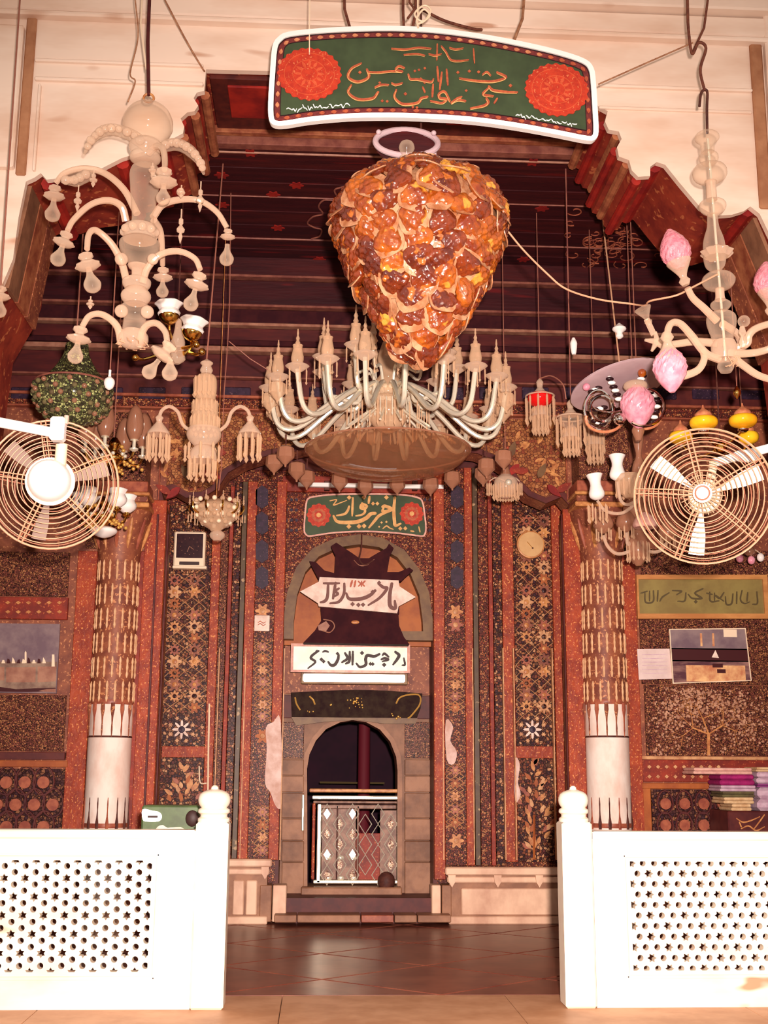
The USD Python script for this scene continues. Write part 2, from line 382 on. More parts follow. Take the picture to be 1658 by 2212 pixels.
# floor: tan threshold in front, polished dark lozenge slabs inside
fl = st('floor', 'polished dark marble floor of lozenge slabs with a tan threshold')
obj('bed', bx(-WX, WX, -3, 13.6, -0.30, -0.02), 'floor_joint', fl)
YT = 8.04
for x0, x1 in ((-WX, -2.9), (-2.896, -1.62), (-1.616, -0.2), (-0.196, 1.2), (1.204, 2.6), (2.604, WX)):
    obj('threshold_slab', cbx(x0, x1, 6.3, YT - 0.012, -0.02, 0.0, 0.003), 'threshold', fl)
    obj('threshold_slab', cbx(x0 + 0.3, min(x1 + 0.3, WX), 4.6, 6.29, -0.02, 0.0, 0.003), 'threshold', fl)
region = sbox(-3.4, YT, 3.4, FY - 0.02)
a, b = 1.5, 1.15
for i in range(-8, 9):
    for j in range(0, 9):
        cx, cy = i * a + (0.5 * a if j % 2 else 0) + 0.05, YT + j * b / 2
        d = Polygon([(cx - a / 2, cy), (cx, cy - b / 2), (cx + a / 2, cy), (cx, cy + b / 2)]).buffer(-0.014, join_style=2).intersection(region)
        if d.area > 0.01: obj('slab', extz(d, -0.02, 0.0), 'floor_a' if (i * 7 + j * 3) % 3 else 'floor_b', fl)
obj('slab', bx(-WX, -3.41, YT, 13, -0.02, 0), 'floor_a', fl); obj('slab', bx(3.41, WX, YT, 13, -0.02, 0), 'floor_a', fl)

# marble arch front with its cusped brackets
L = [(445, 150), (441, 196), (425, 200), (418, 212), (428, 228), (420, 240), (404, 243), (390, 256), (398, 274), (395, 288), (376, 298), (352, 304), (345, 322), (300, 330), (262, 342), (215, 366), (165, 372), (120, 386),
     (100, 388), (88, 374), (74, 384), (56, 392), (40, 470), (28, 560), (6, 612), (-40, 690), (-70, 900)]
R = [(1286, 172), (1290, 228), (1312, 240), (1306, 262), (1314, 280), (1336, 284), (1342, 300), (1332, 318), (1336, 338), (1358, 346), (1364, 368), (1378, 382), (1404, 380), (1404, 360), (1418, 350), (1436, 356),
     (1468, 396), (1512, 448), (1544, 466), (1580, 464), (1606, 456), (1620, 446), (1640, 462), (1668, 520), (1700, 600), (1740, 700), (1770, 900)]
xz = lambda q, Y: (lambda w: (w[0], w[2]))(P(q[0], q[1], Y))
Lp, Rp = [xz(q, AF) for q in L], [xz(q, AF) for q in R]
hole = Polygon(Lp[::-1] + Rp + [(Rp[-1][0], -0.5), (Lp[-1][0], -0.5)]).buffer(0)
whole = sbox(-WX, 0, WX, 7.6)
face = whole.difference(hole)
wf = st('wall_front', 'white marble arch wall with cusped brackets and raised mouldings')
obj('facing', ext(face, AF, AF + 0.05), 'marble_arch', wf)
obj('arch_soffit', ext(face.buffer(-0.012, join_style=2).intersection(whole), AF + 0.051, AB), 'soffit', wf, label='red painted underside of the cusped arch')
def mould(x0, x1, y0, y1, pr, m='marble_arch', name='moulding'):
    zt, zb = P((x0 + x1) / 2, y0, AF)[2], P((x0 + x1) / 2, y1, AF)[2]; ym = (y0 + y1) / 2
    obj(name, cbx(P(x0, ym, AF)[0], P(x1, ym, AF)[0], AF - pr, AF + 0.01, zb, zt, 0.012), m, wf)
mould(-400, 2100, -60, 14, 0.13); mould(-400, 2100, 16, 58, 0.05); mould(-400, 2100, 62, 72, 0.075, name='fillet')
mould(76, 440, 136, 142, 0.03, name='fillet'); mould(76, 440, 176, 183, 0.035, name='fillet'); mould(1292, 1622, 190, 196, 0.03, name='fillet'); mould(1292, 1622, 236, 242, 0.02, name='fillet')
mould(78, 84, 186, 372, 0.035, name='fillet'); mould(48, 70, 0, 380, 0.02, 'groove', 'groove_strip'); mould(1626, 1652, 50, 452, 0.03, 'groove', 'groove_strip')
mould(-120, 44, 60, 366, 0.06, name='pilaster'); mould(1656, 1800, 40, 460, 0.06, name='pilaster')
# painted panel and ribs on the underside of the arch
zs = Lp[0][1]
x0, x1 = Lp[0][0] + 0.02, Rp[0][0] - 0.02
obj('underside_panel', cbx(x0, x1, AF + 0.06, AF + 0.80, zs - 0.03, zs + 0.004, 0.004), 'soffit_dark', wf)
obj('painted_panel', cbx(x0 + 0.12, x0 + 1.0, AF + 0.14, AF + 0.56, zs - 0.045, zs - 0.02, 0.004), 'soffit_red', wf)
obj('painted_panel', cbx(x1 - 1.0, x1 - 0.12, AF + 0.14, AF + 0.56, zs - 0.045, zs - 0.02, 0.004), 'soffit_red', wf)
for xx in (x0 + 0.42, x1 - 0.5):
    obj('medallion', lathe([(0.11, zs - 0.056), (0.13, zs - 0.05), (0.13, zs - 0.04)], 20).apply_translation([xx + 0.1, AF + 0.36, 0]), 'soffit_dark', wf)
obj('back_fillet', cbx(x0 - 0.2, x1 + 0.2, AB - 0.06, AB + 0.03, zs - 0.10, zs + 0.02), 'bead', wf)
obj('back_fillet', cbx(x0 - 0.2, x1 + 0.2, AF + 0.74, AF + 0.80, zs - 0.06, zs + 0.0), 'soffit_tan', wf)
def rib(q, m, w=0.035):
    p = xz(q, AF); obj('rib', tube([[p[0], AF + 0.06, p[1]], [p[0], AB - 0.02, p[1]]], w, 8), m, wf)
for q in L[1:12:2]: rib(q, 'soffit_tan' if L.index(q) % 4 == 1 else 'soffit_red')
for q in R[1:12:2]: rib(q, 'soffit_tan' if R.index(q) % 4 == 1 else 'soffit_red')
for q in (R[14], R[21], L[18], L[14]): rib(q, 'soffit_red', 0.05)
for A in (Lp, Rp):                                   # painted boards inside the lowest cusps
    i = 21 if A is Lp else 22
    for k, m in ((0, 'stone_tan'), (1, 'soffit_tan'), (2, 'brown_wall')):
        (xa, za), (xb, zb) = A[i], A[i + 3]
        s = 1 if A is Lp else -1
        q = Polygon([(xa, za), (xb, zb), (xb + s * 0.02, zb), (xa + s * 0.02, za)])
        obj('painted_board', ext(q.buffer(0.004), AF + 0.07 + k * 0.27, AF + 0.32 + k * 0.27), m, wf)

# timber ceiling of the porch
ce = st('ceiling', 'dark red timber plank ceiling of the porch with pale beading')
obj('boarding', bx(-WX, WX, AB - 0.02, 13.6, ZC + 0.05, ZC + 0.12), 'wood_black', ce)
ys = [AB + 0.02] + [PZ(829, y, ZC)[1] for y in (338, 432, 522, 588)] + [FA - 0.02]
for i in range(len(ys) - 1):
    n = 3 if ys[i + 1] - ys[i] > 0.45 else 1
    for k in range(n):
        ya, yb = ys[i] + (ys[i + 1] - ys[i]) * k / n, ys[i] + (ys[i + 1] - ys[i]) * (k + 1) / n
        obj('plank', cbx(-WX, WX, ya + 0.006, yb - 0.006, ZC, ZC + 0.05, 0.004), 'wood_dark' if (i + k) % 2 else 'wood_dark_b', ce)
    if i: obj('bead', tube([[-WX, ys[i], ZC - 0.002], [WX, ys[i], ZC - 0.002]], 0.011 if i in (1, 3) else 0.008, 6), 'bead_pale' if i == 1 else 'bead', ce)
def rosette(px, py, r):
    c = PZ(px, py, ZC); q = [(c[0] + r * (1 + 0.25 * math.cos(6 * t)) * math.cos(t), c[1] + r * (1 + 0.25 * math.cos(6 * t)) * math.sin(t)) for t in np.linspace(0, 2 * pi, 36, False)]
    obj('rosette', extz(Polygon(q), ZC - 0.006, ZC + 0.002), 'soffit_red', ce)
for q in ((478, 378), (590, 420), (704, 320), (480, 442), (600, 492), (560, 590), (1150, 350), (1072, 420), (1170, 450), (1130, 560), (640, 400), (1020, 560), (1220, 580), (690, 560), (540, 330), (300, 560), (200, 620)):
    rosette(*q, 0.05)
wav = [(770, 398), (735, 405), (722, 412), (730, 432), (700, 432), (688, 446), (697, 462), (676, 468), (664, 482), (680, 492), (694, 496), (690, 510), (672, 516)]
obj('painted_scallop', tube([PZ(a_, b_, ZC - 0.006) for a_, b_ in spl(wav, 6)], 0.008, 6), 'bead', ce)
for k in range(46):                                  # painted scrollwork over the right side of the ceiling
    px, py = 1325 + 70 * rng.normal() * 0.7, 525 + rng.normal() * 34
    r0, t0, sg = 10 + 14 * rng.random(), rng.random() * 6, rng.choice((-1, 1))
    obj('painted_scroll', tube([PZ(px + r0 * (1 - t / 7) * math.cos(t0 + sg * t), py + 0.55 * r0 * (1 - t / 7) * math.sin(t0 + sg * t), ZC - 0.003) for t in np.linspace(0, 5, 16)], 0.006, 5), 'terracotta', ce)

# the arcade wall inside: cornice, frieze, spandrels, piers
wb = st('wall_back', 'brown and red mosaic wall of the shrine with arch and panels')
xl, xr = P(346, 1450, FA)[0], P(1229, 1450, FA)[0]
op = [(346, 1112), (350, 1066), (372, 1058), (402, 1076), (440, 1074), (470, 1056), (492, 1022), (530, 1000), (580, 984), (640, 974), (700, 962), (775, 935), (850, 958), (920, 968), (980, 974), (1030, 980), (1068, 996), (1094, 1014), (1112, 1044), (1140, 1072), (1178, 1088), (1212, 1074), (1228, 1092), (1229, 1120)]
opz = [xz(q, FA) for q in op]; opz[0] = (xl, opz[0][1]); opz[-1] = (xr, opz[-1][1])
hole2 = Polygon([(xl, -0.1)] + opz + [(xr, -0.1)]).buffer(0)
arc = sbox(-WX, 0, WX, ZC + 0.1).difference(hole2)
obj('arcade', ext(arc, FA, FA + 0.30), 'brown_wall', wb)
rim = hole2.buffer(0.05, join_style=1).difference(hole2).intersection(sbox(xl - 0.1, xz((800, 1105), FA)[1], xr + 0.1, 9))
obj('arch_border', ext(rim, FA - 0.02, FA + 0.01), 'maroon', wb)
def band(y0, y1, pr, m, x0=-900, x1=2500, name='moulding', Y=FA):
    ym = (y0 + y1) / 2
    obj(name, cbx(max(-WX, P(x0, ym, Y)[0]), min(WX, P(x1, ym, Y)[0]), Y - pr, Y + 0.01, P(829, y1, Y)[2], P(829, y0, Y)[2], 0.006), m, wb)
for y0, y1, pr, m in ((560, 628, 0.30, 'wood_dark'), (628, 633, 0.32, 'bead'), (634, 686, 0.24, 'wood_dark_b'), (686, 691, 0.27, 'bead'), (692, 722, 0.20, 'wood_black'), (722, 728, 0.23, 'bead_pale'), (729, 756, 0.16, 'red_wood'),
                      (756, 767, 0.19, 'wood_black'), (768, 778, 0.17, 'bead_pale'), (779, 826, 0.08, 'red_wood'), (826, 830, 0.10, 'bead'), (831, 866, 0.05, 'maroon'), (866, 872, 0.09, 'terracotta'), (873, 892, 0.06, 'mosaic_red'), (893, 897, 0.08, 'terracotta')):
    band(y0, y1, pr, m)
for k in range(-4, 18):
    x0 = 15 + k * 92
    obj('frieze_tile', rect(x0 + 8, 836, x0 + 66, 862, FA - 0.065, 0.03, 0.008), 'blue_tile', wb)
# spandrels with gilded arabesque
sp = sbox(xl - 0.02, xz((800, 1108), FA)[1], xr + 0.02, xz((800, 900), FA)[1]).difference(hole2.buffer(0.055))
for g in polys(sp): obj('spandrel', ext(g, FA - 0.012, FA + 0.01), 'arabesque', wb)
def leaf2d(c, d, l, w):
    d = np.array(d, float) / np.linalg.norm(d); nrm = np.array([-d[1], d[0]]); c = np.array(c, float)
    return Polygon([c + d * l * t + nrm * w * math.sin(pi * t ** 0.8) * s for s in (1,) for t in np.linspace(0, 1, 7)] + [c + d * l * t - nrm * w * math.sin(pi * t ** 0.8) for t in np.linspace(1, 0, 7)[1:-1]]).buffer(0)
for x_, y_, s_ in ((1140, 1015, 1), (430, 1020, -1)):      # painted red and green spray in each corner
    for k in range(7):
        t = k / 6; c = xz((x_ + s_ * (t - 0.5) * 120, y_ + (t - 0.45) * 90), FA)
        obj('painted_leaf', ext(leaf2d(c, (s_ * math.cos(k * 1.3), math.sin(k * 2.1)), 0.17, 0.035), FA - 0.030 - .003 * k, FA - 0.006), ('red_plain', 'olive', 'soffit_red')[k % 3], wb)
for k in range(46):
    x_, y_ = (1105 + rng.random() * 122, 915 + rng.random() * 130) if k % 2 else (350 + rng.random() * 130, 915 + rng.random() * 130)
    c = xz((x_, y_), FA)
    if sp.contains(Point(c)): obj('gilt_leaf', ext(leaf2d(c, (math.cos(k), math.sin(k * 2.3)), 0.10, 0.018), FA - 0.016 - .0003 * k, FA - 0.006), 'gold_paint', wb)
# pier facings beside the columns and the panelled side bays
for x0, x1, y0, y1, m, pr in ((150, 193, 1190, 1830, 'red_paint', .05), (299, 344, 1080, 1830, 'red_paint', .05), (193, 299, 1190, 1830, 'red_plain', .02), (1224, 1260, 1100, 1830, 'red_paint', .05), (1352, 1382, 1190, 1830, 'red_paint', .05), (1260, 1352, 1190, 1830, 'red_plain', .02),
                              (193, 300, 905, 1185, 'mosaic_brown', .03), (1262, 1352, 905, 1185, 'mosaic_brown', .03)):
    obj('pier_facing', rect(x0, y0, x1, y1, FA - pr, pr + .01), m, wb)
for x0, x1 in ((322, 327), (1220, 1223), (346, 350)):
    obj('pier_bead', rect(x0, 1110, x1, 1830, FA - .058, .03), 'maroon', wb)
for x0, x1 in ((296, 300), (344, 347), (1222, 1225), (1254, 1257)):
    obj('pier_bead', rect(x0, 910, x1, 1080, FA - .04, .04), 'terracotta', wb)
def inlay(x0, x1, y0, y1, nx, ny, m, Y, w=0.5, h=0.6, name='inlay'):
    for i in range(nx):
        for j in range(ny):
            cx, cy = x0 + (x1 - x0) * (i + .5) / nx, y0 + (y1 - y0) * (j + .5) / ny
            s = S(cx, cy, Y); c = xz((cx, cy), Y); a_, b_ = (x1 - x0) / nx * s * w / 2, (y1 - y0) / ny * s * h / 2
            q = Polygon([(c[0] - a_, c[1]), (c[0], c[1] - b_), (c[0] + a_, c[1]), (c[0], c[1] + b_)])
            obj(name, ext(q, Y - 0.012, Y + 0.004), m, wb)
# left bay
obj('bay_panel', rect(-260, 1190, 148, 1286, FA - .03, .04), 'mosaic_brown', wb)
obj('bay_band', rect(-260, 1288, 146, 1336, FA - .045, .05), 'red_plain', wb); inlay(-60, 140, 1292, 1332, 9, 2, 'gold_paint', FA - .05, .5, .4)
obj('bay_panel', rect(-260, 1500, 140, 1622, FA - .03, .04), 'mosaic_brown', wb)
obj('bay_band', rect(-260, 1624, 140, 1640, FA - .045, .05), 'maroon', wb); obj('bay_band', rect(-260, 1642, 146, 1656, FA - .06, .07), 'ochre', wb)
obj('lattice_panel', rect(-260, 1660, 136, 1830, FA - .02, .03), 'mosaic_blue', wb)
for i in range(-3, 4):
    for j in range(3):
        cx, cy = 16 + i * 40 + (j % 2) * 20, 1690 + j * 48
        if cx > 122: continue
        s = S(cx, cy, FA); c = xz((cx, cy), FA)
        obj('lattice_boss', ext(Point(c).buffer(13 * s, 4), FA - .05, FA - .015), 'terracotta', wb)
        obj('lattice_ring', tube([[c[0] + 22 * s * math.cos(t), FA - .03, c[1] + 26 * s * math.sin(t) * (1.0 if math.sin(t) < 0 else 1.3)] for t in np.linspace(0, 2 * pi, 17)[:-1]], 2.2 * s, 5, True), 'maroon', wb)
# right bay
obj('bay_panel', rect(1384, 1190, 1960, 1245, FA - .03, .04), 'mosaic_brown', wb)
obj('bay_panel', rect(1384, 1338, 1960, 1480, FA - .03, .04), 'mosaic_brown', wb)
obj('bay_panel', rect(1394, 1482, 1960, 1634, FA - .03, .04), 'mosaic_brown', wb)
obj('bay_band', rect(1386, 1635, 1960, 1642, FA - .05, .05), 'tan_paint', wb); obj('bay_band', rect(1386, 1643, 1960, 1690, FA - .04, .05), 'red_plain', wb)
inlay(1392, 1560, 1646, 1688, 9, 2, 'tan_paint', FA - .045, .5, .4)
obj('bay_band', rect(1386, 1692, 1560, 1704, FA - .055, .06), 'ochre', wb)
obj('lattice_panel', rect(1408, 1706, 1700, 1830, FA - .02, .03), 'mosaic_blue', wb); obj('bay_band', rect(1390, 1700, 1407, 1830, FA - .05, .06), 'ochre', wb)
for i in range(4):
    for j in range(3):
        cx, cy = 1434 + i * 41, 1736 + j * 46
        s = S(cx, cy, FA); c = xz((cx, cy), FA)
        obj('lattice_boss', ext(Point(c).buffer(12 * s, 4), FA - .05, FA - .015), 'terracotta', wb)
        obj('lattice_ring', tube([[c[0] + 17 * s * math.cos(t), FA - .03, c[1] + 21 * s * math.sin(t) * (1.0 if math.sin(t) < 0 else 1.3)] for t in np.linspace(0, 2 * pi, 17)[:-1]], 2.2 * s, 5, True), 'maroon', wb)
# inlaid tree on the right bay
tr = []
base = np.array([1527, 1632.0])
def branch(p, ang, l, w, dep):
    q = p + l * np.array([math.cos(ang), -math.sin(ang)])
    c = [xz(p, FA), xz(q, FA)]; tr.append(LineString(c).buffer(w * 0.0043))
    if dep == 0:
        for k in range(14):
            e = q + rng.normal(size=2) * (26, 20); c = xz(e, FA); r = 0.006 + 0.006 * rng.random()
            lv.append(Point(c).buffer(r, 2))
        return
    for k in range(3 if dep > 1 else 2): branch(q, ang + (k - 1) * 0.95 + rng.normal() * 0.25, l * 0.78, w * 0.5, dep - 1)
lv = []
branch(base, pi / 2, 46, 3.2, 0) if False else [branch(base, pi / 2 + o, 46, 3.0, 4) for o in (0.0,)]
clip = sbox(*xz((1398, 1632), FA), 9, xz((1500, 1486), FA)[1])
obj('tree_inlay', ext(unary_union(tr).intersection(clip), FA - .040, FA - .02), 'gold_paint', wb, kind='stuff')
obj('tree_leaves_inlay', ext(unary_union(lv).intersection(clip), FA - .042, FA - .02), 'inlay_leaf', wb, kind='stuff')

# the inner wall behind the arch
ri = lambda *q, **k: rect(*q[:4], FY - q[4], q[4] + .02, **k)
xa, xb = P(608, 1450, FY)[0], P(937, 1450, FY)[0]
zd = P(770, 1382, FY)[2]
tymp = shape([(611, 1386), (612, 1340), (620, 1280), (640, 1225), (675, 1185), (725, 1162), (775, 1155), (825, 1162), (872, 1188), (905, 1230), (926, 1280), (934, 1340), (936, 1386)], FY)
inner = sbox(-WX, 0, WX, ZC).difference(sbox(xa, -1, xb, zd)).difference(tymp)
obj('masonry', ext(inner, FY, FY + .4), 'mosaic_red', wb)
obj('upper_wall', ri(346, 940, 1229, 1020, .012), 'maroon', wb)
obj('niche_back', ri(606, 1140, 940, 1392, 0.0).apply_translation([0, .16, 0]), 'ochre', wb)
te_ = tymp.union(sbox(tymp.bounds[0], tymp.bounds[1] - .6, tymp.bounds[2], tymp.bounds[1] + .01))
obj('niche_rim', ext(te_.difference(te_.buffer(-.10)).intersection(sbox(-9, zd, 9, 9)), FY - .02, FY + .14), 'olive', wb)
for x0, x1, y0, y1, m, pr in (
    (310, 349, 1090, 1858, 'red_paint', .07), (447, 466, 1090, 1858, 'red_paint', .06), (349, 447, 1612, 1636, 'red_paint', .05), (349, 447, 1090, 1858, 'mosaic_dark', .02),
    (467, 484, 1050, 1858, 'mosaic_brown', .05), (485, 494, 1050, 1858, 'red_plain', .07), (495, 511, 1040, 1858, 'mosaic_dark', .09), (512, 523, 1040, 1868, 'green_pipe', .13),
    (524, 545, 1040, 1862, 'red_paint', .15), (589, 610, 1040, 1858, 'red_paint', .15), (545, 589, 1040, 1858, 'mosaic_red', .13),
    (937, 960, 1010, 1900, 'red_paint', .15), (1005, 1022, 1010, 1870, 'red_paint', .15), (960, 1005, 1010, 1870, 'mosaic_red', .13), (1023, 1034, 1010, 1870, 'green_pipe', .13),
    (1035, 1056, 1020, 1870, 'mosaic_red', .09), (1057, 1066, 1020, 1870, 'red_plain', .10), (1067, 1086, 1030, 1870, 'mosaic_dark', .06),
    (1087, 1112, 1060, 1862, 'red_paint', .07), (1198, 1220, 1090, 1862, 'red_paint', .07), (1112, 1198, 1612, 1638, 'red_paint', .05), (1112, 1198, 1070, 1862, 'mosaic_dark', .02)):
    obj('panel_strip', ri(x0, y0, x1, y1, pr), m, wb)
for x in (466, 524, 957, 1022, 1089, 1112, 1197, 609):
    obj('bead', rect(x - 1, 1400, x + 1.5, 1858, FY - .16, .06, .001), 'tan_paint', wb)
obj('niche_surround', ri(612, 1030, 935, 1160, .02), 'maroon', wb) if False else None
obj('lintel_strip', ri(610, 1030, 937, 1064, .05), 'red_plain', wb)
for s, x0 in ((1, 618), (-1, 928)):                 # dotted spandrel inlay above the niche
    for k in range(12):
        cx, cy = x0 + s * (k % 3) * 11, 1080 + (k // 3) * 22
        if tymp.distance(Point(xz((cx, cy), FY))) > .05: obj('inlay', ext(Point(xz((cx, cy), FY)).buffer(.016, 3), FY - .012, FY + .005), 'blue_tile', wb)
for x in (567, 983):                                # blue cartouches on the flanking pilasters
    for y0 in (1056, 1112, 1172, 1228):
        q = shape([(x - 12, y0 + 10), (x, y0 + 1), (x + 12, y0 + 10), (x + 12, y0 + 40), (x, y0 + 48), (x - 12, y0 + 40)], FY)
        obj('cartouche', ext(q.buffer(.006), FY - .15, FY - .12), 'blue_tile', wb)
def flower(cx, cy, r, m, m2, Yf, n=6, kk=.3):
    s = S(cx, cy, Yf); c = xz((cx, cy), Yf); r *= s
    q = Polygon([(c[0] + r * (1 + kk * math.cos(n * t)) / (1 + kk) * math.cos(t), c[1] + r * (1 + kk * math.cos(n * t)) / (1 + kk) * math.sin(t)) for t in np.linspace(0, 2 * pi, 6 * n, False)])
    obj('flower_tile', ext(q, Yf - .014, Yf + .01), m, wb)
    if m2: obj('flower_boss', lathe([(r * .36, 0), (r * .3, .008), (1e-4, .012)], 10).apply_transform(trimesh.transformations.rotation_matrix(pi / 2, [1, 0, 0])).apply_translation([c[0], Yf - .013, c[1]]), m2, wb)
pal = ['terracotta', 'tan_paint', 'ochre', 'brown_wall', 'gold_paint', 'terracotta']
def lattice(x0, x1, y0, y1, nx, ny, Yf, m='tan_paint'):
    dx, dy = (x1 - x0) / nx, (y1 - y0) / ny
    for i in range(nx):
        for j in range(ny):
            for s in (1, -1):
                a_, b_ = (x0 + i * dx, y0 + j * dy), (x0 + (i + 1) * dx, y0 + (j + 1) * dy)
                if s < 0: a_, b_ = (a_[0], b_[1]), (b_[0], a_[1])
                p, q = P(*a_, Yf), P(*b_, Yf); mid = (p + q) / 2; mid[0] += s * .01
                obj('lattice_strip', tube(spl([p, mid, q], 3), .0035, 4), m, wb)
for x0, x1, yy0 in ((352, 445, 1240), (1114, 1196, 1112)):
    lattice(x0, x1, yy0, yy0 + 50 * round((1540 - yy0) / 50), 3, round((1540 - yy0) / 50) * 2, FY - .024)
    for j in range(round((1540 - yy0) / 25)):
        for i in range(2):
            if (i + j) % 2 == 0 or j % 3 < 2:
                flower(x0 + (x1 - x0) * (.27 + .46 * i), yy0 + 14 + 25 * j, 13 + 3 * ((i + j) % 2), pal[(i * 3 + j) % 6], 'gold_paint' if j % 2 else 'mosaic_blue', FY - .024, 6 if j % 2 else 8)
    xc = (x0 + x1) / 2 - 6
    flower(xc, 1576, 30, 'mosaic_blue', None, FY - .022, 8, .15); flower(xc, 1576, 21, 'white_paint', 'blue_tile', FY - .034, 8, .5)
    for k in range(8): flower(xc + 26 * math.cos(k * pi / 4 + .4), 1576 + 26 * math.sin(k * pi / 4 + .4), 5, 'tan_paint', None, FY - .034)
    # bouquet in the lower panel
    obj('bouquet_stem', tube([P(xc + 4, 1856, FY - .03), P(xc + 4, 1760, FY - .03)], .012, 6), 'ochre', wb)
    for k in range(44):
        t, u = rng.random(), rng.random() - .5
        cx, cy = xc + 4 + u * 72 * math.sin(pi * min(1, .12 + t)), 1835 - t * 185
        c = xz((cx, cy), FY - .024)
        obj('bouquet_leaf', ext(leaf2d(c, (u + .1 * rng.normal(), .5 + .2 * rng.normal()),   .07 + .04 * rng.random(), .019), FY - .034 - .0004 * k % .006, FY - .02), ['gold_paint', 'terracotta', 'tan_paint', 'ochre', 'gold_paint'][k % 5], wb)
for x0, x1, yy0, yy1, n in ((548, 586, 1385, 1560, 7), (963, 1002, 1420, 1540, 5), (548, 586, 1740, 1850, 4), (963, 1002, 1650, 1790, 5)):
    lattice(x0, x1, yy0, yy1, 2, n * 2, FY - .134)
    for k in range(n): flower((x0 + x1) / 2, yy0 + (yy1 - yy0) * (k + .5) / n, 11, pal[(k * 2) % 6], 'tan_paint', FY - .134)
for k, (cx, cy) in enumerate(((983, 1322), (983, 1350), (567, 1320), (567, 1590), (985, 1816))):
    flower(cx, cy, 17, ['gold_paint', 'terracotta', 'gold_paint', 'ochre', 'gold_paint'][k], 'tan_paint', FY - .134)
for pts in (((574, 1572), (590, 1560), (606, 1556), (608, 1730), (596, 1742), (584, 1712), (572, 1690), (576, 1620)), ((962, 1556), (978, 1570), (972, 1600), (986, 1624), (980, 1650), (964, 1640)), ((1112, 1640), (1122, 1652), (1118, 1690), (1124, 1716), (1112, 1730))):
    obj('plaster_patch', ext(shape(pts, FY - .15, 3), FY - .158, FY - .12), 'plaster', wb)
# marble bench plinths
for x0, x1, yt, Yf in ((492, 586, 1856, 11.5), (962, 1235, 1874, 11.5)):
    z1 = P((x0 + x1) / 2, yt, Yf)[2]; X0, X1 = P(x0, 1900, Yf)[0], P(x1, 1900, Yf)[0]
    if x0 < 600: X0 -= .8
    else: X1 += .35
    obj('bench_top', cbx(X0, X1, Yf, FY - .13, z1 - .07, z1, .012), 'marble_worn', wb)
    obj('bench_front', bx(X0 + .04, X1 - .04, Yf + .06, FY + .02, 0, z1 - .07), 'stone_tan_b', wb)
    obj('bench_fillet', cbx(X0 + .02, X1 - .02, Yf + .03, Yf + .10, z1 - .14, z1 - .085, .01), 'marble_worn', wb)
    n = 2 if x0 < 600 else 1; xs = np.linspace(X0 + .14 if x0 > 600 else P(500, 1930, Yf)[0], X1 - .12, n + 1)
    for k in range(n): obj('bench_panel', cbx(xs[k] + .01, xs[k + 1] - .01, Yf + .035, Yf + .07, .08, z1 - .19, .008), 'marble_worn', wb)
    obj('bench_skirting', cbx(X0 + .03, X1 - .03, Yf + .02, Yf + .08, 0, .07, .008), 'marble_worn', wb)
    for xx in ((X1 - .06,) if x0 < 600 else (X0 + .06, X0 + .06 + (P(1160, 1900, Yf)[0] - X0) / 2, P(1165, 1900, Yf)[0])):
        obj('bench_bracket', ext(Polygon([(xx - .035, z1 - .07), (xx + .035, z1 - .07), (xx + .03, z1 - .13), (xx, z1 - .18), (xx - .03, z1 - .13)]), Yf + .01, Yf + .08), 'marble_worn', wb)
# low blocks beside the door step
for x0, x1 in ((560, 586), (588, 618), (932, 952), (954, 975)):
    obj('step_block', rect(x0, 1912, x1, 1992, FY - .20, .2, .008), 'marble_worn' if x0 in (588, 932) else 'stone_tan_b', wb)

wl, wr = st('wall_left'), st('wall_right')
obj('side', bx(-WX - .2, -WX, AF, 13.6, 0, 7.4), 'brown_wall', wl); obj('side', bx(WX, WX + .2, AF, 13.6, 0, 7.4), 'brown_wall', wr)

# ------------------------------------------------------------------ door
FD = FY + .34
do = st('door_1', 'arched stone doorway with a dark chamber behind')
arch = shape([(664, 2000), (663, 1660), (668, 1630), (682, 1600), (704, 1575), (735, 1560), (762, 1556), (790, 1560), (820, 1576), (842, 1602), (855, 1635), (858, 1665), (858, 2000)], FD)
zst = P(770, 1936, FD)[2]                          # level of the door sill
dwall = sbox(xa - .3, 0, xb + .3, 4.6).difference(arch)
obj('door_wall', ext(dwall, FD + .02, FD + .35), 'stone_tan', do)
obj('upper_panel', rect(612, 1386, 934, 1500, FD - .005, .03), 'brown_wall', do); obj('upper_panel', rect(612, 1502, 934, 1572, FD - .003, .025).difference(ext(arch, FD - 1, FD + 1)) if False else rect(612, 1502, 934, 1552, FD - .003, .025), 'maroon', do)
obj('arch_rim', ext(arch.buffer(.045).difference(arch).intersection(sbox(-9, zst, 9, 9)), FD - .02, FD + .04), 'stone_tan_b', do)
for x0, x1 in ((608, 656), (874, 930)):
    yy = [1640, 1676, 1712, 1768, 1816, 1862, 1934]
    for k in range(6): obj('jamb_stone', rect(x0, yy[k] + 1, x1, yy[k + 1] - 1, FD - .03, .05, .006), 'stone_tan_b' if k % 2 else 'stone_tan', do)
    obj('jamb_panel', rect(x0, 1560, x1, 1638, FD - .012, .03), 'mosaic_brown', do)
for s in (0, 1):                                    # reveals of the recess
    X = (xa - .02, xa + .015) if s == 0 else (xb - .015, xb + .02)
    obj('reveal', bx(*X, FY - .02, FD + .02, 0, zd + .02), 'maroon', do)
obj('sill', cbx(P(650, 1925, FD)[0], P(866, 1925, FD)[0], FD - .14, FD + .3, P(770, 1935, FD - .14)[2], P(770, 1917, FD - .14)[2], .01), 'stone_tan_b', do)
obj('riser', bx(xa, xb, FY - .12, FD + .3, 0, P(770, 1940, FY - .12)[2]), 'maroon', do)
for x0, x1 in ((592, 640), (642, 778), (780, 850), (852, 900), (902, 974)):
    obj('step_stone', rect(x0, 1977, x1, 1993, FY - .36, .24, .006), 'stone_tan_b' if x0 != 780 else 'terracotta', do)
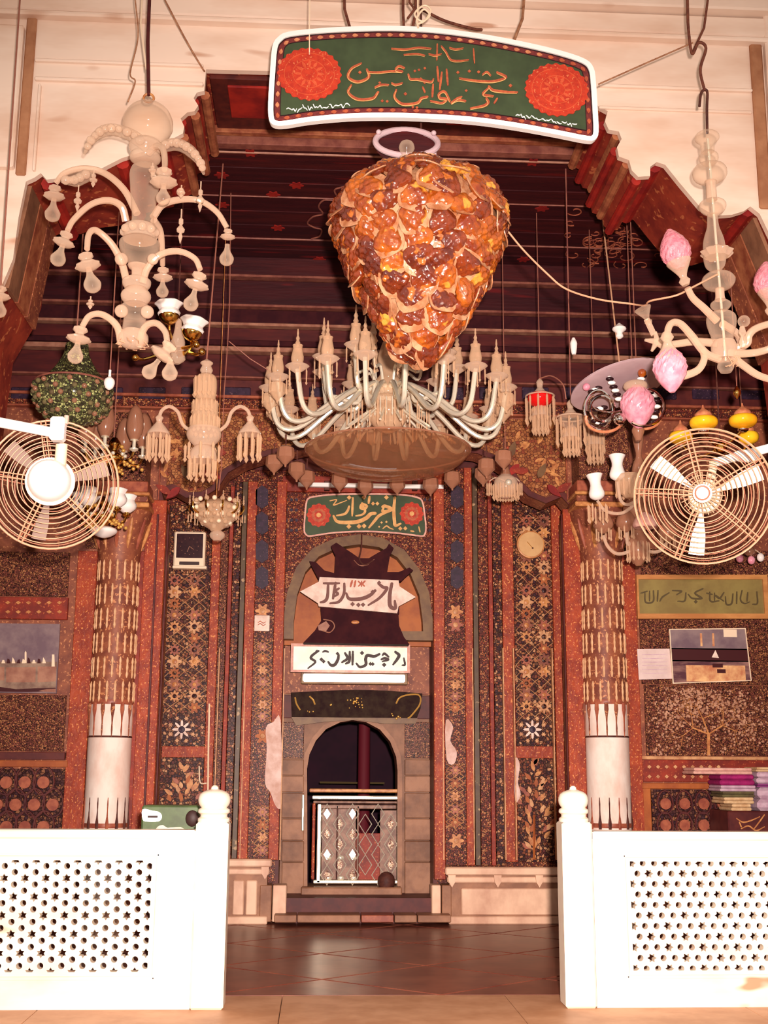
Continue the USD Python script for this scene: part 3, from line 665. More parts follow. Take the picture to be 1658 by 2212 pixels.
ch = st('wall_chamber', 'dark chamber seen through the arched doorway')
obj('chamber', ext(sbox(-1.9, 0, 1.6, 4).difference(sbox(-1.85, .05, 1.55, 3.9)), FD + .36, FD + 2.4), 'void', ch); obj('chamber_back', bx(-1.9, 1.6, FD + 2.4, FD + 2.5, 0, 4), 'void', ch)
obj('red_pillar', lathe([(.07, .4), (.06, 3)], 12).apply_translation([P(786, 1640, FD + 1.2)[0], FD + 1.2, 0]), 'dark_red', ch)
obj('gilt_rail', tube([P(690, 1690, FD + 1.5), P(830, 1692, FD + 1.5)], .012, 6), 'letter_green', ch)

# ------------------------------------------------------------------ marble balustrades
YB = 7.6
def star(c, r, rot=0):
    return Polygon([(c[0] + (r if k % 2 == 0 else r * .58) * math.sin(k * pi / 6 + rot), c[1] + (r if k % 2 == 0 else r * .58) * math.cos(k * pi / 6 + rot)) for k in range(12)])
def balustrade(x0, x1, postx, jx0, jx1, turned, label):
    t = thing('balustrade', label, 'balustrade', (P((x0 + x1) / 2, 2180, YB)[0], YB, 0), 'marble balustrades')
    zt, zb = P(850, 1796, YB)[2], 0.0
    X0, X1 = P(x0, 1990, YB)[0], P(x1, 1990, YB)[0]; J0, J1 = P(jx0, 1990, YB)[0], P(jx1, 1990, YB)[0]
    zj1, zj0 = P(850, 1856, YB)[2], P(850, 2104, YB)[2]
    fr = sbox(X0, zb, X1, zt).difference(sbox(J0 - .03, zj0 - .03, J1 + .03, zj1 + .03))
    obj('rail_frame', ext(fr, YB, YB + .13), 'marble', t)
    obj('top_rail', cbx(X0, X1, YB - .012, YB + .142, zt - .05, zt + .004, .01), 'marble', t)
    a_ = 44.6 * S(250, 1980, YB); g = []; r3 = a_ / math.sqrt(3)
    for i in range(-40, 41):
        for j in range(-30, 31):
            u, v = (i + (j % 2) / 2) * a_, j * a_ * .8660
            q = [(u, v, 1), (u, v + r3, 0), (u + a_ / 2, v + r3 / 2, 0)]
            for c in q:
                cx, cy = (c[1], c[0]) if turned else (c[0], c[1])
                cx += (J0 + J1) / 2; cy += (zj0 + zj1) / 2
                if J0 - .02 < cx < J1 + .02 and zj0 - .02 < cy < zj1 + .02:
                    g.append(star((cx, cy), .0285, pi / 2 if turned else 0) if c[2] else Point((cx, cy)).buffer(.0185, 3))
    win = sbox(J0 + .012, zj0 + .012, J1 - .012, zj1 - .012)
    jal = sbox(J0 - .04, zj0 - .04, J1 + .04, zj1 + .04).difference(unary_union(g).intersection(win))
    obj('jali_panel', ext(jal, YB + .022, YB + .085), 'marble', t, label='pierced marble screen of six-pointed stars and round holes')
    for (a0, a1, b0, b1) in ((J0 - .04, J1 + .04, zj1 + .012, zj1 + .034), (J0 - .04, J1 + .04, zj0 - .034, zj0 - .012), (J0 - .036, J0 - .016, zj0 - .03, zj1 + .03), (J1 + .016, J1 + .036, zj0 - .03, zj1 + .03)):
        obj('panel_moulding', cbx(a0, a1, YB + .002, YB + .05, b0, b1, .006), 'marble', t)
    p0, p1 = P(postx[0], 1990, YB)[0], P(postx[1], 1990, YB)[0]
    zs = P(postx[0], 1776, YB)[2]
    obj('post', cbx(p0, p1, YB - .03, YB + .16, 0, zs, .012), 'marble', t)
    xc, h = (p0 + p1) / 2, (p1 - p0) / 2; z0 = zs
    pr = [(h * .98, z0), (h * .98, z0 + .02), (h * .84, z0 + .03), (h * .84, z0 + .045), (h * .98, z0 + .055), (h * .96, z0 + .075), (h * .8, z0 + .085), (h * .92, z0 + .10), (h * 1.0, z0 + .13), (h * .9, z0 + .165), (h * .6, z0 + .185), (h * .25, z0 + .195), (h * .22, z0 + .208), (h * .1, z0 + .218)]
    obj('finial', lathe(smooth_prof(pr, 2), 24).apply_translation([xc, YB + .065, 0]), 'marble', t)
    return t
balustrade(-330, 416, (416, 488), -330, 326, False, 'white marble balustrade with pierced star screen, left of the opening, green box above')
balustrade(1284, 2040, (1216, 1282), 1362, 2040, True, 'white marble balustrade with pierced star screen, on the right of the opening')

# ------------------------------------------------------------------ signs
Ys = 7.0
sg = thing('hanging_sign', 'large curved green sign with red roundels and calligraphy, white rim, hung on ropes', 'sign', P(935, 180, Ys))
outer = [(600, 84), (624, 72), (700, 64), (790, 60), (870, 60), (950, 65), (1040, 77), (1130, 94), (1210, 113), (1262, 131), (1280, 150), (1285, 180), (1289, 240), (1291, 288), (1284, 304), (1266, 307), (1200, 294), (1110, 278), (1020, 266), (930, 260), (840, 257), (750, 259), (670, 266), (620, 274), (594, 274), (581, 262), (579, 225), (583, 160), (588, 105)]
op_ = shape(outer, Ys, 3)
obj('board', ext(op_.buffer(-.004), Ys, Ys + .03), 'white_enamel', sg)
obj('rim', ext(op_.difference(op_.buffer(-.034)), Ys - .02, Ys + .004), 'white_enamel', sg)
obj('border_field', ext(op_.buffer(-.034), Ys - .004, Ys + .002), 'brick_border', sg)
obj('edge_line', ext(op_.buffer(-.033).difference(op_.buffer(-.039)), Ys - .009, Ys), 'black_paint', sg)
gf = op_.buffer(-.075)
obj('green_field', ext(gf, Ys - .007, Ys - .002), 'green_enamel', sg)
obj('edge_line', ext(gf.difference(gf.buffer(-.004)), Ys - .010, Ys - .004), 'black_paint', sg)
ring = op_.buffer(-.058).exterior; n = 66
for k in range(n):                                   # scalloped border motifs
    p = ring.interpolate(k / n, normalized=True); q = ring.interpolate(((k + .5) / n) % 1, normalized=True)
    d = (q.x - p.x, q.y - p.y)
    obj('border_motif', ext(leaf2d((p.x, p.y), d, .04, .012), Ys - .010, Ys - .003), 'peach' if .0 < k / n < .45 else 'letter_rust', sg)
for cx, cy in ((668, 162), (1201, 196)):
    c = xz((cx, cy), Ys); s = S(cx, cy, Ys); nn = 24
    obj('red_roundel', ext(Polygon([(c[0] + 68 * s * (1 + .03 * math.cos(nn * t)) * math.cos(t), c[1] + 62 * s * (1 + .03 * math.cos(nn * t)) * math.sin(t)) for t in np.linspace(0, 2 * pi, 144, False)]), Ys - .013, Ys - .005), 'red_enamel', sg)
    for r_, m in ((54, 'roundel_line'), (36, 'roundel_line'), (18, 'roundel_line')):
        obj('roundel_ring', tube([[c[0] + r_ * s * math.cos(t), Ys - .013, c[1] + r_ * .92 * s * math.sin(t)] for t in np.linspace(0, 2 * pi, 33)[:-1]], .0035, 5, True), m, sg)
    for k in range(12): obj('roundel_petal', ext(leaf2d((c[0] + .05 * math.cos(k * pi / 6), c[1] + .05 * math.sin(k * pi / 6)), (math.cos(k * pi / 6), math.sin(k * pi / 6)), .05, .010), Ys - .015, Ys - .012), 'roundel_line', sg)
big = [([(640, 236), (700, 241), (770, 232), (830, 236)], 9), ([(860, 215), (858, 292)], 8), ([(700, 266), (760, 262), (800, 270)], 8), ([(820, 262), (850, 270), (880, 262)], 8), ([(880, 225), (900, 250), (925, 290), (970, 296), (1012, 290)], 9), ([(1035, 238), (1040, 306)], 8), ([(920, 232), (950, 240), (985, 234)], 8),
       ([(1150, 352), (1192, 376), (1130, 396), (1040, 392), (968, 380)], 14), ([(1080, 362), (1100, 350), (1118, 366)], 10), ([(1015, 346)], 14), ([(1060, 350)], 14), ([(960, 352)], 14), ([(860, 325), (866, 395)], 11), ([(905, 338), (911, 412)], 11), ([(882, 352), (872, 434)], 11),
       ([(700, 330), (676, 322), (660, 340), (690, 348), (640, 346), (580, 352), (524, 350)], 12), ([(520, 338), (528, 376), (476, 398), (430, 376), (446, 334), (492, 308)], 15), ([(486, 352)], 15), ([(720, 362), (730, 384), (768, 386), (830, 398), (842, 384)], 12), ([(752, 345)], 12), ([(772, 340)], 12), ([(800, 332)], 12), ([(780, 380), (800, 404)], 9),
       ([(1110, 420), (1128, 438), (1180, 446), (1246, 448)], 15), ([(1112, 424), (1082, 458), (1130, 466)], 13), ([(1098, 478), (1106, 498), (1084, 514), (1022, 526)], 15), ([(1214, 416)], 16), ([(1150, 478), (1136, 500)], 10), ([(996, 490), (960, 486), (930, 500), (958, 478), (978, 470)], 13), ([(920, 490), (896, 446), (870, 456), (872, 476), (904, 482), (884, 500), (828, 490)], 14),
       ([(812, 470), (784, 478), (764, 500), (694, 506), (654, 474), (662, 436)], 15), ([(706, 456)], 15), ([(800, 448), (790, 424)], 10), ([(840, 410), (836, 470)], 11), ([(574, 448), (548, 478), (476, 482), (430, 450), (444, 414)], 15), ([(560, 424), (590, 412), (624, 412)], 11), ([(594, 490)], 13), ([(618, 492)], 13), ([(582, 402)], 12), ([(690, 404), (660, 412), (640, 404)], 11), ([(1000, 440)], 12), ([(742, 520)], 12), ([(762, 522)], 12)]
tp = lambda x, y: (560 + x / 2.2405, y / 2.2405)
obj('lettering', strokes(big, tp, 1 / 2.2405, Ys - .007, .006), 'letter_rust', sg)
hl = [([(a_[0] - 1, a_[1] + 5) for a_ in pts], w * .28) for pts, w in big if len(pts) > 2]
obj('lettering_highlight', strokes(hl, tp, 1 / 2.2405, Ys - .0125, .002), 'letter_gold', sg)
zig = lambda xa_, ya_, xb_, yb_, n, h: [([(xa_ + (xb_ - xa_) * (k + u) / n, ya_ + (yb_ - ya_) * (k + u) / n + h * rng.normal() * .5) for u in (0, .3, .6, .9)], 5) for k in range(n)]
for z_ in (zig(132, 530, 440, 508, 12, 12), zig(1240, 556, 1538, 606, 12, 12)): obj('small_lettering', strokes(z_, tp, 1 / 2.2405, Ys - .007, .004), 'white_enamel', sg)
ZE = 7.42                                            # the eave slab from which the nearer things hang, above the frame
ev = st('ceiling_eave', 'stone eave slab projecting above the arch')
obj('slab', bx(-WX, WX, 5.0, AF + .02, ZE, ZE + .15), 'marble_arch', ev)
def hang(name, label, pts, r, m, catg='rope', tail=None, n=7):
    return lone(name, tube(pts, r, n), m, label, catg)
lone('hanging_rope', cat([tube([P(872, 62, Ys + .01), P(870, 20, Ys + .05), [P(876, 0, Ys)[0], Ys + .1, ZE]], .009, 6), tube([P(890, 62, Ys + .01), P(897, 30, Ys), [P(900, 0, Ys)[0], Ys + .1, ZE]], .009, 6), tube([P(880, 40, Ys - .02), P(895, 20, Ys - .02), P(884, 5, Ys), [P(886, 0, Ys)[0], Ys + .1, ZE]], .008, 6)]), 'rope_dark', 'bundle of brown ropes rising from the middle of the large green sign', 'rope')
kn = [(903, 60), (900, 40), (915, 20), (928, 34), (910, 46), (895, 30), (915, 12), (930, 22), (918, 44), (902, 52)]
lone('knotted_cord', cat([tube(path(kn, Ys - .03, 0, 4), .007, 6), tube([P(902, 30, Ys - .03), [P(903, 0, Ys)[0], Ys, ZE]], .006, 6)]), 'cream', 'pale knotted cord above the middle of the large green sign', 'rope')
lone('hanging_rope', tube([P(756, 62, Ys + .01), P(744, 20, Ys + .1), [P(736, -10, Ys + .2)[0], Ys + .3, ZE]], .010, 6), 'rope_dark', 'thick rope slanting up left of the sign centre', 'rope')
lone('hanging_rope', tube([P(1108, 92, Ys + .01), P(1128, 40, Ys + .1), [P(1160, -30, Ys + .2)[0], Ys + .3, ZE]], .010, 6), 'rope', 'thick rope slanting up to the right from the sign top', 'rope')
lone('hanging_rope', tube(spl([P(910, 20, Ys + .2), P(960, 45, Ys + .3), P(1020, 62, Ys + .42), P(1040, 64, AF - .22)], 5), .010, 6), 'rope_dark', 'dark rope trailing behind the sign along the marble', 'rope')
lone('hanging_rope', tube([P(668, 118, Ys - .012), P(668, 60, Ys - .012), [P(667, 0, Ys)[0], Ys, ZE]], .004, 6), 'cream', 'thin white string down to the left red roundel', 'string')

Yn = FY - .07
gs = thing('name_sign', 'small curved green sign with gold calligraphy above the niche', 'sign', P(788, 1112, Yn))
so = [(664, 1077), (676, 1072), (720, 1067), (788, 1066), (860, 1067), (900, 1073), (913, 1083), (918, 1110), (921, 1140), (918, 1156), (908, 1160), (860, 1154), (790, 1150), (720, 1153), (672, 1160), (660, 1157), (655, 1145), (657, 1110), (660, 1085)]
q = shape(so, Yn, 3)
obj('board', ext(q, Yn, Yn + .03), 'green_enamel', gs); obj('rim', ext(q.difference(q.buffer(-.016)), Yn - .012, Yn + .005), 'pink_cloth', gs)
for cx, cy in ((688, 1113), (889, 1110)):
    c = xz((cx, cy), Yn); s = S(cx, cy, Yn)
    for r_, m, d in ((25, 'red_enamel', .004), (15, 'letter_rust', .006), (9, 'red_enamel', .008), (5, 'letter_gold', .010)):
        obj('red_roundel', ext(Polygon([(c[0] + r_ * s * (1 + .06 * math.cos(12 * t)) * math.cos(t), c[1] + r_ * s * (1 + .06 * math.cos(12 * t)) * math.sin(t)) for t in np.linspace(0, 2 * pi, 60, False)]), Yn - d, Yn), m, gs)
sm = [([(1162, 208), (1152, 330), (1158, 440), (1168, 486), (1218, 468)], 34), ([(1040, 300), (1064, 292), (1130, 322), (1080, 346), (1040, 344), (1050, 310)], 34), ([(1110, 340), (1010, 385), (960, 440), (906, 506)], 30), ([(966, 364), (920, 372), (880, 410), (800, 446), (690, 456), (590, 446), (553, 392)], 40),
      ([(910, 200), (902, 262)], 26), ([(836, 266), (882, 290), (862, 318), (824, 312), (834, 280), (866, 340), (840, 376), (776, 390)], 28), ([(745, 212), (741, 300), (738, 388)], 24), ([(708, 296), (692, 340), (660, 372), (585, 386)], 26), ([(518, 240), (584, 230), (552, 282), (606, 266), (684, 236)], 13),
      ([(708, 208)], 40), ([(855, 206)], 40), ([(1078, 206)], 40), ([(945, 268)], 34), ([(988, 268)], 34), ([(705, 496)], 42), ([(806, 494)], 42), ([(856, 490)], 42), ([(1216, 516)], 36), ([(1266, 514)], 36), ([(1030, 456)], 22), ([(1078, 450)], 22), ([(1006, 498)], 18), ([(1044, 515), (1080, 490), (1110, 510), (1146, 524)], 14), ([(1320, 540), (1350, 545)], 16), ([(1400, 500), (1412, 550)], 14)]
tq = lambda x, y: (600 + x / 4.605, 1030 + y / 4.605)
obj('lettering', strokes(sm, tq, 1 / 4.605, Yn - .004, .008), 'letter_gold', gs)
wl_ = thing('wall_lamp_fitting', 'long white lamp fitting on the wall above the small green sign', 'lamp', P(800, 1048, FY))
obj('batten', rect(643, 1044, 958, 1053, FY - .16, .05), 'white_enamel', wl_); obj('bracket', rect(700, 1038, 712, 1058, FY - .12, .13), 'iron', wl_); obj('bracket', rect(890, 1038, 902, 1058, FY - .12, .13), 'iron', wl_)

Yp = FY - .12
ca = thing('carved_bracket', 'dark carved wooden crown-topped bracket inside the niche', 'bracket', P(775, 1300, Yp))
cr = [(690, 1256), (672, 1222), (668, 1212), (682, 1214), (700, 1232), (722, 1238), (724, 1200), (714, 1180), (726, 1172), (744, 1184), (762, 1196), (776, 1206), (796, 1206), (816, 1194), (834, 1184), (840, 1174), (850, 1184), (842, 1200), (836, 1236), (860, 1236), (884, 1226), (892, 1232), (876, 1246), (866, 1256)]
obj('crown', ext(shape(cr, Yp), Yp, Yp + .10), 'wood_black', ca)
obj('body', ext(shape([(692, 1312), (860, 1322), (862, 1352), (872, 1376), (884, 1392), (655, 1388), (680, 1362), (694, 1340)], Yp), Yp, Yp + .2), 'wood_black', ca)
obj('back_block', ext(shape([(692, 1250), (862, 1250), (862, 1326), (692, 1316)], Yp), Yp + .005, Yp + .2), 'wood_black', ca)
obj('chain_hook', tube(path([(781, 1150), (780, 1185), (776, 1208), (788, 1220), (806, 1210)], Yp - .03, 0, 5), .008, 6), 'iron', ca)
obj('crescent', tube(path([(764, 1210), (776, 1221), (792, 1220), (808, 1208)], Yp - .012, 0, 5), [.004] * 6 + [.008] * 6 + [.004] * 4, 6), 'bead_pale', ca)
obj('disc', ball(P(767, 1344, Yp - .01), .04, 2, (1, .2, .45)), 'gold_paint', ca)
obj('loop', tube(path([(698, 1338), (716, 1342), (722, 1354), (712, 1366), (696, 1362)], Yp - .02, 0, 5), .006, 6), 'bead_pale', ca); obj('tag', ext(shape([(686, 1352), (704, 1342), (712, 1352), (704, 1364), (688, 1362)], Yp), Yp - .02, Yp), 'bead_pale', ca)
ps = thing('pointed_sign', 'white pointed-end sign with dark calligraphy on the carved bracket', 'sign', P(772, 1280, Yp - .02))
Yq = Yp - .02
obj('board', ext(shape([(648, 1279), (688, 1258), (690, 1248), (860, 1255), (862, 1268), (897, 1291), (860, 1311), (857, 1326), (688, 1311), (686, 1304)], Yq), Yq - .04, Yq), 'white_paint', ps)
pt = [([(1132, 190), (1112, 300), (1116, 410), (1166, 432), (1162, 362)], 34), ([(1000, 188), (1046, 224), (1084, 238), (1010, 330), (900, 402)], 28), ([(966, 258), (912, 306), (830, 338), (712, 340), (680, 286)], 32), ([(742, 392)], 34), ([(800, 400)], 34), ([(846, 398)], 34), ([(942, 268)], 30), ([(660, 190), (656, 290), (606, 368), (520, 384)], 26), ([(606, 236), (570, 262), (596, 290), (562, 316)], 24), ([(574, 180), (548, 334)], 26), ([(500, 190), (492, 318), (466, 362), (424, 374)], 28), ([(456, 184), (530, 186), (610, 184)], 22), ([(1006, 178)], 30)]
tr_ = lambda x, y: (600 + x / 4.606, 1220 + y / 4.606)
pt = [(a_, w * 1.15) for a_, w in pt]
obj('lettering', strokes(pt, tr_, 1 / 4.606, Yq - .04, .008), 'letter_brown', ps)
obj('small_lettering', strokes([([(738, 160), (722, 216)], 22), ([(772, 162), (760, 216)], 22), ([(800, 166), (822, 190), (800, 214)], 16), ([(832, 166), (830, 216)], 16), ([(866, 162), (842, 190), (860, 214)], 18)], tr_, 1 / 4.606, Yq - .04, .006), 'letter_rust', ps)

Yl = FD - .22
ls = thing('lit_sign', 'backlit white oblong sign box with calligraphy above the door', 'sign', P(756, 1423, Yl))
obj('box', rect(627, 1394, 885, 1452, Yl, .14), 'iron', ls)
obj('lit_face', rect(630, 1397, 882, 1450, Yl - .006, .01), 'lit_face', ls)
fo, fi = sbox(*xz((627, 1452), Yl), *xz((885, 1393), Yl)), sbox(*xz((633, 1447), Yl), *xz((879, 1399), Yl))
obj('frame', ext(fo.difference(fi), Yl - .016, Yl), 'pink_cloth', ls)
lt = [([(1252, 930), (1262, 994), (1236, 1000)], 16), ([(1168, 868), (1204, 900), (1186, 940), (1146, 992)], 24), ([(1100, 916), (1060, 884), (1040, 900)], 18), ([(1030, 942), (1062, 930), (1096, 944), (1040, 962)], 20), ([(1056, 996)], 30), ([(1008, 890), (956, 912), (890, 902), (872, 940), (874, 994), (816, 1018), (780, 982)], 24), ([(836, 878)], 28), ([(920, 986)], 26), ([(942, 988)], 26), ([(745, 866), (741, 992)], 20), ([(714, 868), (710, 958), (676, 984)], 22), ([(668, 880), (692, 932), (638, 970)], 22), ([(604, 900), (596, 944), (566, 994), (528, 1000), (500, 966)], 24), ([(592, 884)], 24), ([(500, 868), (470, 858), (446, 868)], 16), ([(432, 942)], 26), ([(454, 962)], 26), ([(404, 858), (366, 882), (334, 910), (330, 934), (372, 968), (300, 1030)], 20), ([(388, 862)], 24)]
lt = [(a_, w * 1.3) for a_, w in lt]
obj('lettering', strokes(lt, tr_, 1 / 4.606, Yl - .006, .006), 'letter_black', ls)
tl = thing('tube_lamp', 'glowing white fluorescent tube lamp under the lit sign', 'lamp', P(764, 1465, Yl - .02))
obj('tube', cbx(P(654, 1464, Yl)[0], P(874, 1464, Yl)[0], Yl - .06, Yl - .02, P(764, 1473, Yl - .06)[2], P(764, 1456, Yl - .06)[2], .012), 'tube', tl)
obj('batten', rect(650, 1454, 880, 1478, Yl - .012, .06), 'olive', tl)
bn = thing('velvet_banner', 'dark green velvet banner with gold rings over the arched door', 'banner', P(770, 1528, FD - .1))
Yv = FD - .10
q = shape([(628, 1496), (700, 1492), (770, 1490), (840, 1492), (912, 1498), (908, 1530), (896, 1562), (830, 1562), (770, 1554), (700, 1558), (640, 1566), (630, 1548)], Yv)
obj('cloth', ext(q, Yv, Yv + .02), 'green_velvet', bn); obj('trim', ext(q.buffer(.006).difference(sbox(*xz((500, 1548), Yv), *xz((1000, 1480), Yv))), Yv - .006, Yv + .022), 'olive', bn)
for pts in ([(637, 1506), (640, 1520), (648, 1534)], [(668, 1504), (676, 1512), (680, 1522)], [(855, 1520), (862, 1508), (876, 1502), (900, 1500), (908, 1508), (906, 1522), (898, 1534), (886, 1548), (880, 1552)]):
    obj('gold_ring', tube(path(pts, Yv - .012, 0, 5), .009, 6), 'gold', bn)
for k in range(30):
    c = P(744 + 40 * rng.random(), 1508 + 24 * rng.random(), Yv - .006) if k < 20 else P([715, 664, 676, 848, 860, 864, 846, 856, 668, 714][k - 20], [1522, 1536, 1537, 1546, 1548, 1550, 1542, 1552, 1538, 1523][k - 20], Yv - .006)
    obj('sequin', ball(c, .005 + .007 * rng.random(), 1), 'gold', bn)

# gate
Yg = FD + .06
ga = thing('door_gate', 'worked silver lattice gate closing the lower half of the arched doorway', 'gate', P(768, 1910, Yg))
for x0, y0, x1, y1, m, t_ in ((674, 1719, 862, 1727, 'silver', .05), (676, 1730, 858, 1736, 'gate_plate', .04), (684, 1737, 693, 1908, 'silver', .05), (673, 1735, 680, 1900, 'red_paint', .05), (857, 1714, 862, 1915, 'silver', .05), (676, 1901, 860, 1909, 'silver', .05), (668, 1704, 860, 1712, 'gold_paint', .04), (726, 1740, 729, 1900, 'iron', .03), (770, 1740, 775, 1900, 'gate_plate', .03), (693, 1738, 856, 1748, 'gate_plate', .03)):
    obj('gate_bar', rect(x0, y0, x1, y1, Yg - t_ / 2, t_, .008), m, ga)
obj('back_plate', rect(694, 1746, 768, 1900, Yg + .012, .01), 'gate_plate', ga); obj('back_plate', rect(820, 1750, 856, 1900, Yg + .012, .01), 'gate_plate', ga); obj('back_plate', rect(768, 1800, 820, 1900, Yg + .014, .01), 'red_plain', ga)
for i in range(6):
    for j in range(7):
        cx, cy = 706 + i * 27.5, 1758 + j * 22 + (11 if False else 0); s = S(cx, cy, Yg); c = xz((cx, cy), Yg)
        w, h = 13.7 * s, 21 * s
        if j % 2 == i % 2:
            ring_ = [(c[0] - w, c[1]), (c[0], c[1] + h), (c[0] + w, c[1]), (c[0], c[1] - h)]
            obj('lattice_lozenge', tube([[a_, Yg - .012, b_] for a_, b_ in ring_], .0065, 6, True), 'silver', ga)
        if (i < 3 or i > 4) and j % 2 == i % 2:
            obj('relief_panel', ext(Polygon([(c[0] - w * .55, c[1]), (c[0], c[1] + h * .55), (c[0] + w * .55, c[1]), (c[0], c[1] - h * .55)]), Yg - .004, Yg + .014), 'silver_worked' if j % 4 else 'silver', ga)
        if i < 3 and j in (4, 6):
            obj('relief_boss', ball((c[0] + .01, Yg + .01, c[1] - .03), .035, 2, (1, .45, .7)), 'silver', ga)
obj('chest_dome', ball(P(836, 1908, Yg - .10), .085, 2, (1, .8, 1.0)), 'dark', ga, label='dark round boss at the foot of the gate') if False else None
lone('metal_pot', cat([lathe([(.07, 0), (.085, .05), (.075, .10), (.05, .13), (.02, .145)], 18).apply_translation(P(834, 1917, FD - .06))]), 'iron', 'small dark domed pot at the right foot of the gate', 'pot')
lone('door_handle_bar', rect(651, 1716, 657, 1795, FD - .09, .03, .008), 'silver', 'white upright handle bar left of the gate', 'handle')

# small things on the walls
wt = thing('wall_tag', 'small square white tag with faint print on the left pilaster', 'tag', P(565, 1346, FY - .16))
obj('card', rect(549, 1329, 582, 1363, FY - .165, .02), 'white_paint', wt)
obj('print', strokes([([(557, 1345 + k * 5), (562, 1342 + k * 5), (568, 1346 + k * 5), (574, 1343 + k * 5)], 2) for k in range(2)], lambda x, y: (x, y), 1, FY - .165, .002), 'letter_rust', wt)
Yk = FY - .12
bc = thing('wall_clock', 'square dark-faced clock in a cream case with a slotted base', 'clock', P(409, 1185, Yk))
obj('case', rect(375, 1148, 443, 1226, Yk, .1, .012), 'cream', bc); obj('face', rect(381, 1153, 438, 1205, Yk - .004, .01, .003), 'screen', bc); obj('slot', rect(387, 1213, 430, 1220, Yk - .004, .01, .002), 'letter_black', bc); obj('foot', rect(372, 1208, 446, 1227, Yk - .02, .1, .01).difference(bx(0, 0, 0, 0, 0, 0)) if False else rect(372, 1222, 446, 1228, Yk - .02, .1, .006), 'cream', bc)
for k in range(12):
    t = k * pi / 6; c = P(409 + 19 * math.sin(t), 1180 - 18 * math.cos(t), Yk - .004)
    obj('hour_dot', ball(c, .004, 1), 'bead_pale', bc)
obj('hand', tube([P(409, 1180, Yk - .008), P(418, 1187, Yk - .008)], .003, 5), 'bead_pale', bc); obj('hand', tube([P(409, 1180, Yk - .008), P(404, 1192, Yk - .008)], .003, 5), 'bead_pale', bc)
Yr = FY - .06
rc = thing('round_clock', 'round tan wall clock on the dark flowered panel', 'clock', P(1145, 1177, Yr))
c = P(1145, 1177, Yr); s = S(1145, 1177, Yr)
rot = lambda m, c: m.apply_transform(trimesh.transformations.rotation_matrix(pi / 2, [1, 0, 0])).apply_translation(c)
obj('case', rot(lathe([(30 * s, -.02), (31 * s, 0), (30 * s, .025), (27 * s, .03)], 32), c), 'gold_paint', rc); obj('dial', rot(lathe([(27.5 * s, .025), (27 * s, .034)], 32), c), 'clock_face', rc); obj('boss', ball(P(1150, 1184, Yr - .036), .009, 1), 'iron', rc)
obj('hand', tube([P(1150, 1184, Yr - .038), P(1138, 1170, Yr - .038)], .003, 5), 'brass', rc)

Yf = FA - .12
fs = thing('framed_sign', 'framed olive green sign with dark calligraphy on the right bay', 'sign', P(1515, 1290, Yf))
q = shape([(1373, 1242), (1655, 1242), (1658, 1337), (1376, 1337)], Yf); qi = shape([(1377, 1252), (1645, 1252), (1650, 1326), (1380, 1326)], Yf)
obj('frame', ext(q.difference(qi), Yf - .02, Yf + .03), 'frame_wood', fs); obj('panel', ext(qi.buffer(.01), Yf, Yf + .02), 'green_field', fs)
gl = [([(976, 280), (980, 368), (944, 376)], 12), ([(906, 286), (900, 352)], 12), ([(862, 270), (850, 340), (880, 370), (920, 358)], 12), ([(822, 280), (820, 370)], 12), ([(792, 296), (782, 370), (742, 376), (734, 318)], 13), ([(722, 286), (690, 330), (660, 308), (722, 352)], 13), ([(684, 350), (620, 352), (614, 282)], 13), ([(650, 290), (650, 346)], 11), ([(590, 290), (632, 300)], 12), ([(560, 256), (500, 290), (552, 330), (480, 330), (448, 300)], 15), ([(506, 356)], 26), ([(430, 288), (420, 350), (368, 352)], 13), ([(328, 270), (396, 275), (360, 302)], 13), ([(300, 288), (250, 320), (230, 352)], 13), ([(215, 270), (210, 352)], 12), ([(180, 272), (178, 354), (120, 360), (114, 280)], 13), ([(150, 275), (150, 350)], 11), ([(84, 290), (132, 276)], 12)]
obj('lettering', strokes(gl, lambda x, y: (1360 + x / 3.567, 1200 + y / 3.567), 1 / 3.567, Yf, .006), 'letter_green', fs)
pc = thing('sunset_picture', 'landscape picture of a sunset shore tilted in a thin frame below the olive sign', 'picture', P(1534, 1415, Yf))
q = shape([(1444, 1359), (1609, 1357), (1622, 1471), (1452, 1477)], Yf)
obj('frame', ext(q.difference(q.buffer(-.008)), Yf - .012, Yf + .01), 'cream', pc)
def strip(y0, y1, m, d=.0, x0=1430, x1=1640): 
    g = q.buffer(-.006).intersection(sbox(*xz((x0, y1), Yf), *xz((x1, y0), Yf)))
    obj('print', ext(g, Yf - .004 - d, Yf + .005), m, pc)
strip(1350, 1402, 'sky_print'); strip(1402, 1428, 'print_dark'); strip(1428, 1480, 'sunset_print'); strip(1360, 1376, 'cream', .001, 1562, 1590); strip(1438, 1472, 'sand_print', .001, 1482, 1608); strip(1434, 1442, 'print_dark', .002, 1538, 1560); strip(1446, 1454, 'print_dark', .002, 1548, 1566)
for x in (1512, 1538): obj('print', ext(sbox(*xz((x, 1396), Yf), *xz((x + 3, 1368), Yf)), Yf - .006, Yf), 'sand_print', pc)
obj('print', ext(shape([(1536, 1420), (1544, 1404), (1552, 1422)], Yf), Yf - .006, Yf), 'white_paint', pc)
wp = thing('white_notice', 'plain white paper notice pinned beside the sunset picture', 'notice', P(1412, 1434, Yf + .02))
obj('sheet', ext(shape([(1376, 1402), (1446, 1401), (1452, 1466), (1380, 1468)], Yf), Yf + .01, Yf + .016), 'paper', wp)
obj('print', strokes([([(1386, y), (1410, y + .5), (1440, y - .5)], 1.2) for y in (1414, 1422, 1430, 1438, 1446, 1454)], lambda x, y: (x, y), 1, Yf + .01, .001), 'lilac_cloth', wp)
mp = thing('shrine_photograph', 'large dusky photograph of a walled shrine with a minaret, on the left bay', 'picture', P(50, 1420, Yf))
